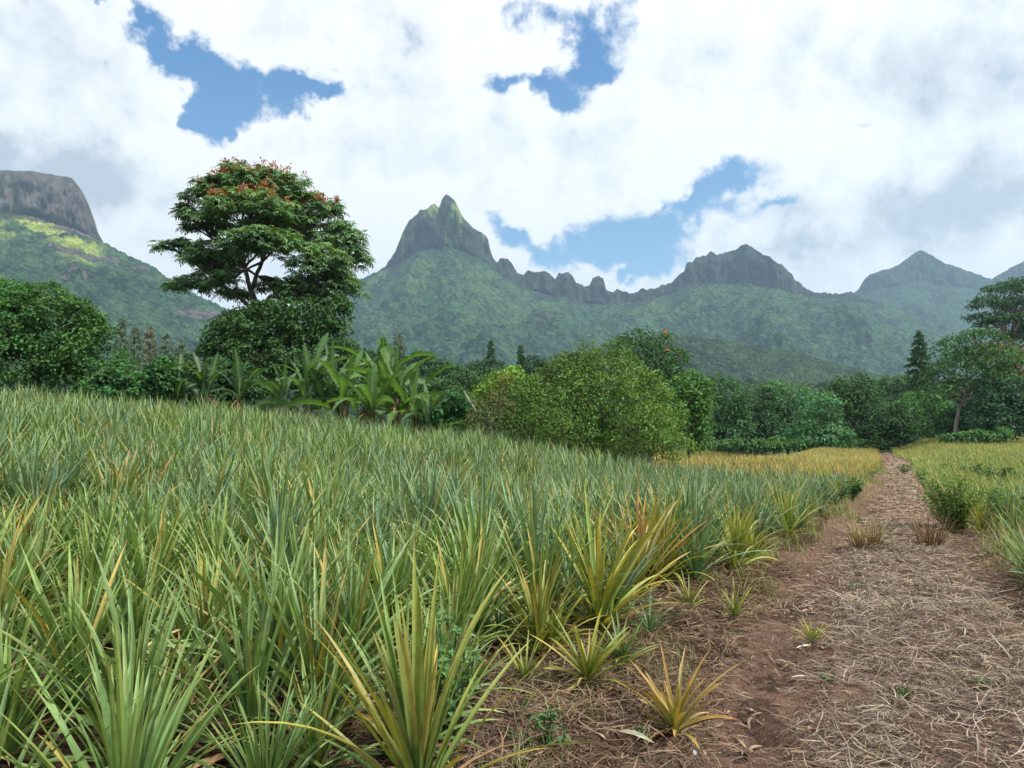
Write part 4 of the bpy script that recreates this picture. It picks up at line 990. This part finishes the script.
# conifers
def conifer(name, label, px, ytop, ybot, rad, Y, col, seed, group=None, whorls=22, droop=.15, leaf=.55, wisp=False, nb_=9):
    r = np.random.default_rng(seed)
    tp = P(px, ytop, Y); b = tp.copy(); b[2] = float(hground(b[0], b[1])) - .1
    zb = P(px, ybot, Y)[2]
    t = thing(name, label, 'tree', b, group)
    tk = Acc(); tubes(tk, [(np.linspace(b, tp, 8), np.linspace(.012 * (tp[2] - b[2]) + .08, .02, 8))], 7); br = []
    cr = Acc(); R = rad * Y / FPX
    for w in range(whorls):
        f = w / (whorls - 1); z = tp[2] - (tp[2] - zb) * f
        rr = R * (.06 + .94 * f ** .75) * (1 - .25 * f ** 6)
        nb = nb_
        for j in range(nb):
            a = j / nb * 6.28 + w * 1.3 + r.normal(0, .15); l = rr * r.uniform(.6, 1.2)
            z0 = z + r.normal(0, .2)
            e = np.array([tp[0] + math.cos(a) * l, tp[1] + math.sin(a) * l, z0 + l * (.35 if wisp else .05) - l * droop])
            p = bez(np.array([tp[0], tp[1], z0]), e, .08, 7, .02, r)
            tubes(tk, [(p, np.linspace(.04, .012, 7))], 3)
            n = int(5 + l * (9 if wisp else 12)); tt = r.uniform(.15, 1, n)
            pos = np.stack([np.interp(tt, np.linspace(0, 1, 7), p[:, i_]) for i_ in range(3)], -1)
            d = np.array([math.cos(a), math.sin(a), 0]) * .8 + r.normal(0, .5, (n, 3)) + np.array([0, 0, -.9 if wisp else .35])
            c = np.array(col) * r.uniform(.6, 1.35, (n, 1))
            cr.add(*leafquads(pos, d, r.normal(0, 1, (n, 3)) + np.array([0, 0, 1]), leaf * r.uniform(.6, 1.3, n), leaf * (.2 if wisp else .35), c, .1))
    part('crown', cr, M_leaf, t); part('trunk', tk, M_bark, t)
conifer('conifer_tree', 'tall narrow conifer standing clear above the treeline beside the shade tree', 919, 334, 392, 17, 150, (.075, .15, .085), 1, whorls=17, leaf=.75, nb_=9)
for k, (px, yt, rad, Y, lb) in enumerate([(491, 343, 7, 125, 'small pointed conifer, taller of the two above the trees behind the bananas'), (521, 347, 6, 130, 'small pointed conifer beside the reddish shrub, shorter of the two')]):
    conifer('conifer_tree', lb, px, yt, yt + 40, rad, Y, (.07, .14, .08), 10 + k, 'small conifers', whorls=14, leaf=.6, nb_=7)
for k, (px, yt, rad, Y, lb) in enumerate([(122, 318, 7, 130, 'thin feathery grey-green tree beside the huge rounded bush'), (136, 326, 7, 135, 'thin feathery tree, second from the huge rounded bush'), (150, 327, 8, 140, 'brownish feathery tree in the middle of the grey-green group'),
                                          (166, 334, 8, 150, 'feathery tree beside the low limb of the flowering tree'), (182, 340, 9, 150, 'short feathery tree behind the shaded banana plants'), (398, 335, 8, 120, 'feathery dark tree above the tallest banana leaf')]):
    conifer('feathery_tree', lb, px, yt, yt + 48, rad * 1.5, Y, (.14, .20, .14) if k != 2 else (.18, .19, .12), 30 + k, 'feathery trees', whorls=16, leaf=.8, wisp=True, droop=-.2, nb_=6)

# --- banana plants
def bprof(t): return np.interp(t, [0, .14, .17, .32, .7, .9, 1], [.07, .06, .5, 1, .92, .55, .05])
def banana(px, py, Y, h, n, col, label, seed, spread=1.0, deads=1):
    r = np.random.default_rng(seed)
    b = P(px, py, Y); b[2] = float(hground(b[0], b[1])) - .05; h = h * 1.1
    t = thing('banana_plant', label, 'banana plant', b, 'banana plants behind the field')
    st = Acc(); top = b + np.array([r.normal(0, .12), r.normal(0, .12), h * .42])
    for k in range(3):
        o = r.normal(0, .16, 3) * np.array([1, 1, 0])
        tubes(st, [(bez(b + o, top + o * .6 + np.array([0, 0, -.3 * k]), 0, 7, .02, r), np.linspace(.13, .07, 7))], 8, (.11, .12, .05))
    part('stem', st, M_ban, t, True)
    f = np.linspace(0, 1, n); az = np.arange(n) * 2.4 + r.uniform(0, 6)
    el = np.radians(np.interp(f, [0, .4, 1], [86, 70, 38]) + r.normal(0, 7, n)); be = np.radians(np.interp(f, [0, .4, 1], [10, 55, 95]) * r.uniform(.6, 1.3, n) * spread)
    L = h * .66 * r.uniform(.75, 1.15, n); W = L * r.uniform(.17, .22, n)
    c = np.array(col) * r.uniform(.7, 1.25, (n, 1)) * (1 + r.normal(0, .06, (n, 3)))
    base = np.tile(top, (n, 1)) + r.normal(0, .08, (n, 3)) - np.array([0, 0, 1]) * r.uniform(0, h * .25, n)[:, None]
    a = Acc(); a.add(*blades(base, az, el, be, L, W, c, c * 1.1, 44, bprof, .12, 5, np.array([.14, .23, .08]), r.normal(0, .7, n), 1.5, .2, .42, r))
    keep = np.ones(len(a.F[0]), bool); cidx = np.arange(len(keep)) % 4; keep[((cidx == 0) | (cidx == 3)) & (r.random(len(keep)) < .14)] = False; a.F[0] = a.F[0][keep]
    part('leaves', a, M_ban, t)
    if deads:
        nd = 3; d = Acc(); cc = np.array([[.2, .12, .06]]) * r.uniform(.5, 1.2, (nd, 1))
        d.add(*blades(np.tile(top, (nd, 1)) - np.array([0, 0, h * .1]), r.uniform(0, 6.28, nd), np.radians(r.uniform(0, 40, nd)), np.radians(r.uniform(80, 110, nd)), np.full(nd, h * .34), np.full(nd, .16), cc, cc, 14, bprof, .5, 5, None, r.normal(0, 1, nd), .6, .3, .4, r))
        part('dead_leaves', d, M_dry, t)
BG = (.10, .21, .05); BD = (.065, .14, .06)
banana(394, 418, 29, 4.3, 10, BG, 'tallest banana plant with one broad leaf standing straight up', 1)
banana(345, 418, 29.5, 3.6, 12, BG, 'banana plant with wide bright leaves below the dark bush', 2, 1.2)
banana(368, 420, 28, 3.2, 11, (.075, .16, .05), 'shorter banana plant with orange dead leaves hanging at its stem', 3, 1.2)
banana(415, 422, 29, 3.3, 11, BG, 'banana plant with leaves arching out over the dark glossy bush', 4, 1.3)
banana(312, 415, 30, 3.4, 12, BD, 'bluish banana plant with low arching leaves beside the bright ones', 5, 1.4)
banana(280, 412, 31, 2.9, 10, BD, 'low grey-green banana plant at the foot of the dark bush', 6, 1.4)
banana(378, 417, 30.5, 4.3, 10, (.07, .16, .045), 'tall banana plant just behind the one with the upright leaf', 11, 1.1)
banana(330, 417, 31, 3.9, 12, (.075, .15, .08), 'banana plant with grey split leaves against the dark bush', 12, 1.3)
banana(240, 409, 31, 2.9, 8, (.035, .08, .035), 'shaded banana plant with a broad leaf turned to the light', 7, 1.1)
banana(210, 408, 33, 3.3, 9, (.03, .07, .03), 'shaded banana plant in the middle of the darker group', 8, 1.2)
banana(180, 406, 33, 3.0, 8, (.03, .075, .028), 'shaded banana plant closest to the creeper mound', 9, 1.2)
banana(435, 424, 28, 2.3, 8, (.09, .16, .08), 'smallest banana plant with pale drooping leaves', 10, 1.5, 0)
broadleaf('creeper_bush', 'dark creeper-hung bush behind the shaded banana plants', 'bush', [(185, 372, 18, 16), (212, 378, 20, 18), (240, 385, 18, 20), (165, 388, 14, 18), (200, 398, 34, 18)], 36, .34, 24, .22, .14, (.028, .066, .024), (205, 412), 170, dens=.6, tr=.1, hemi=-.8)
# pale broken stick
p0 = P(464, 392, 28); p1 = P(477, 413, 27.8); a = Acc(); tubes(a, [(np.linspace(p1, p0, 6), np.linspace(.045, .035, 6))], 8)
V, F, C = a.arr(); tag(link('broken_branch', mkmesh('broken_branch', V - p1, F, C, M_barkp, True), None, p1), 'pale broken branch leaning beside the dark glossy bush', 'branch')

# ------------------------------------------------------------------ air
me = bpy.data.meshes.new('haze')
x0, x1, y0, y1, z0, z1 = -7500, 7500, -3500, 9500, -12, 1500
vs = [(x, y, z) for x in (x0, x1) for y in (y0, y1) for z in (z0, z1)]
me.from_pydata(vs, [], [(0, 1, 3, 2), (4, 6, 7, 5), (0, 4, 5, 1), (2, 3, 7, 6), (0, 2, 6, 4), (1, 5, 7, 3)])
m, nt = newmat('air'); pv = N(nt, 'ShaderNodeVolumePrincipled'); pv.inputs['Color'].default_value = (.50, .76, 1.0, 1); pv.inputs['Density'].default_value = 0.0001
pv.inputs['Anisotropy'].default_value = .2
o = N(nt, 'ShaderNodeOutputMaterial'); nt.links.new(pv.outputs[0], o.inputs['Volume'])
me.materials.append(m); hz = link('haze', me); tag(hz, kind='stuff')

# ------------------------------------------------------------------ sky
AZ, EL = math.radians(118), math.radians(56)
w = bpy.data.worlds.new('World'); sc.world = w; w.use_nodes = True; nt = w.node_tree; L = nt.links
for n in list(nt.nodes): nt.nodes.remove(n)
sky = N(nt, 'ShaderNodeTexSky'); sky.sky_type = 'NISHITA'; sky.sun_disc = False; sky.sun_elevation = EL; sky.sun_rotation = AZ; sky.altitude = 0; sky.air_density = 1.0; sky.dust_density = .6; sky.ozone_density = 2.0
tc = N(nt, 'ShaderNodeTexCoord'); d = tc.outputs['Generated']
sx = N(nt, 'ShaderNodeSeparateXYZ'); L.new(d, sx.inputs[0])
az = math_(nt, 'ARCTAN2', sx.outputs[0], sx.outputs[1]); el = math_(nt, 'ARCSINE', sx.outputs[2])
cmb = N(nt, 'ShaderNodeCombineXYZ'); L.new(az, cmb.inputs[0]); L.new(math_(nt, 'MULTIPLY', el, 1.5), cmb.inputs[1])
nA = N(nt, 'ShaderNodeTexNoise', i_Scale=6.5, i_Detail=9.0, i_Roughness=.58); L.new(d, nA.inputs['Vector'])
nB = N(nt, 'ShaderNodeTexNoise', i_Scale=22.0, i_Detail=8.0, i_Roughness=.6); L.new(d, nB.inputs['Vector'])
nC = N(nt, 'ShaderNodeTexNoise', i_Scale=3.0, i_Detail=5.0, i_Roughness=.5); L.new(d, nC.inputs['Vector'])
nD = N(nt, 'ShaderNodeTexNoise', i_Scale=70.0, i_Detail=6.0, i_Roughness=.6); L.new(d, nD.inputs['Vector'])
def off(n_, ch, amt):
    sc__ = N(nt, 'ShaderNodeSeparateColor'); L.new(n_.outputs['Color'], sc__.inputs[0]); return math_(nt, 'MULTIPLY', math_(nt, 'SUBTRACT', sc__.outputs[ch], .5), amt)
nW = N(nt, 'ShaderNodeTexNoise', i_Scale=9.0, i_Detail=6.0, i_Roughness=.6); L.new(d, nW.inputs['Vector'])
az = math_(nt, 'ADD', az, math_(nt, 'ADD', off(nW, 0, .22), off(nB, 0, .07))); el = math_(nt, 'ADD', el, math_(nt, 'ADD', off(nW, 1, .14), off(nB, 1, .05)))
def azel(px, py):
    v = P(px, py, 1.0) - CAM; v = v / np.linalg.norm(v)
    return math.atan2(v[0], v[1]), math.asin(v[2])
def blob(px, py, rx, ry, rot=0.0):
    a, e = azel(px, py); a1, _ = azel(px + rx, py); _, e1 = azel(px, py - ry)
    A = math_(nt, 'DIVIDE', math_(nt, 'SUBTRACT', az, a), abs(a1 - a)); B = math_(nt, 'DIVIDE', math_(nt, 'SUBTRACT', el, e), abs(e1 - e))
    if rot:
        k = rx / ry
        c_, s_ = math.cos(rot), math.sin(rot)
        A2 = math_(nt, 'ADD', math_(nt, 'MULTIPLY', A, c_), math_(nt, 'MULTIPLY', B, s_ / k)); B2 = math_(nt, 'SUBTRACT', math_(nt, 'MULTIPLY', B, c_), math_(nt, 'MULTIPLY', A, s_ * k)); A, B = A2, B2
    r2 = math_(nt, 'ADD', math_(nt, 'MULTIPLY', A, A), math_(nt, 'MULTIPLY', B, B))
    return math_(nt, 'EXPONENT', math_(nt, 'MULTIPLY', r2, -1.0))
def total(bl):
    s = None
    for b_ in bl:
        wgt = b_[5] if len(b_) > 5 else 1.0
        v = math_(nt, 'MULTIPLY', blob(*b_[:4], b_[4] if len(b_) > 4 else 0.0), wgt)
        s = v if s is None else math_(nt, 'ADD', s, v)
    return s
holes = total([(185, 52, 42, 22, -.25), (262, 72, 66, 22, -.08), (318, 82, 26, 14), (205, 108, 22, 28), (235, 100, 50, 20, .35), (85, 2, 22, 8),
               (580, 28, 52, 34), (600, 58, 30, 20), (530, 84, 46, 16, .12), (560, 100, 26, 14), (520, 12, 20, 14, 0, .6),
               (725, 172, 42, 22, .2), (700, 196, 34, 16, .2), (515, 236, 46, 18, 0, .8), (575, 240, 60, 24, 0, .75), (650, 232, 58, 26, 0, .7), (625, 258, 60, 12, 0, .65), (720, 215, 44, 16, 0, .6), (782, 205, 18, 8, 0, .6), (850, 143, 30, 8, 0, .55), (330, 50, 25, 14, 0, .4), (690, 265, 60, 12, 0, .45)])
nz = math_(nt, 'ADD', math_(nt, 'MULTIPLY', math_(nt, 'SUBTRACT', nA.outputs[0], .5), 2.6), math_(nt, 'ADD', math_(nt, 'MULTIPLY', math_(nt, 'SUBTRACT', nB.outputs[0], .5), 2.2), math_(nt, 'MULTIPLY', math_(nt, 'SUBTRACT', nD.outputs[0], .5), 1.0)))
# away from the view the sky is broken cloud as well
front = math_(nt, 'MULTIPLY', sx.outputs[1], 1.0)
mr = N(nt, 'ShaderNodeMapRange', interpolation_type='SMOOTHSTEP'); mr.inputs[1].default_value = .62; mr.inputs[2].default_value = .35; L.new(front, mr.inputs[0])
outside = math_(nt, 'MULTIPLY', mr.outputs[0], math_(nt, 'MULTIPLY', nC.outputs[0], .75))
cov = math_(nt, 'SUBTRACT', math_(nt, 'ADD', math_(nt, 'ADD', math_(nt, 'MULTIPLY', holes, 1.6), outside), nz), .13)
cm = N(nt, 'ShaderNodeMapRange', interpolation_type='SMOOTHSTEP'); cm.inputs[1].default_value = .30; cm.inputs[2].default_value = 1.4; L.new(cov, cm.inputs[0])
grey = total([(60, 165, 110, 26, 0, .9), (930, 205, 120, 30, 0, .9), (1010, 190, 60, 50, 0, .5), (120, 200, 60, 14, 0, .5), (870, 60, 160, 50, 0, .5), (330, 130, 90, 40, 0, .2), (780, 245, 70, 10, 0, .4), (960, 110, 120, 40, 0, .35), (190, 245, 70, 24, 0, .3), (20, 60, 60, 50, 0, .25)])
gz = math_(nt, 'ADD', grey, math_(nt, 'MULTIPLY', math_(nt, 'SUBTRACT', nA.outputs[0], .455), 2.4))
gz = math_(nt, 'ADD', gz, math_(nt, 'MULTIPLY', math_(nt, 'SUBTRACT', nB.outputs[0], .5), 1.6))
CL = 7.1
cc = ramp(nt, [(.05, (CL * 1.0, CL * 1.0, CL * 1.0)), (.42, (CL * .84, CL * .86, CL * .89)), (1.0, (CL * .50, CL * .55, CL * .62))], gz)
he = N(nt, 'ShaderNodeMapRange', interpolation_type='SMOOTHSTEP'); he.inputs[1].default_value = .18; he.inputs[2].default_value = .62; L.new(sx.outputs[2], he.inputs[0])
skyc = mixc(nt, 1.0, sky.outputs[0], mixc(nt, he.outputs[0], (.62, .9, 1.0), (.05, .58, 1.0)), 'MULTIPLY')
mixs = N(nt, 'ShaderNodeMix'); mixs.data_type = 'RGBA'; mixs.clamp_factor = True
L.new(cm.outputs[0], mixs.inputs[0]); L.new(cc.outputs[0], mixs.inputs[6]); L.new(skyc, mixs.inputs[7])
bg = N(nt, 'ShaderNodeBackground', i_Strength=.1); L.new(mixs.outputs[2], bg.inputs[0])
o = N(nt, 'ShaderNodeOutputWorld'); L.new(bg.outputs[0], o.inputs[0])

sd = bpy.data.lights.new('sun', 'SUN'); sd.energy = 4.3; sd.angle = math.radians(7); sd.color = (1, .96, .9)
so = bpy.data.objects.new('sun', sd); COL.objects.link(so)
so.rotation_euler = Vector((math.sin(AZ) * math.cos(EL), math.cos(AZ) * math.cos(EL), math.sin(EL))).to_track_quat('Z', 'Y').to_euler()

# ------------------------------------------------------------------ camera
cd = bpy.data.cameras.new('camera'); cd.sensor_width = 36; cd.lens = FPX / 1024 * 36; cd.clip_start = .05; cd.clip_end = 30000
co = bpy.data.objects.new('camera', cd); COL.objects.link(co); co.location = CAM; co.rotation_euler = (PI / 2 + PITCH, 0, 0)
sc.camera = co
sc.view_settings.view_transform = 'Standard'; sc.view_settings.look = 'None'; sc.view_settings.exposure = 0.72; sc.view_settings.gamma = 1
sc.render.engine = 'CYCLES'
try:
    sc.cycles.use_denoising = True; sc.cycles.max_bounces = 6; sc.cycles.transparent_max_bounces = 4; sc.cycles.diffuse_bounces = 3; sc.cycles.volume_bounces = 0
    sc.cycles.transmission_bounces = 3; sc.cycles.use_adaptive_sampling = True; sc.cycles.adaptive_threshold = .02
except Exception: pass
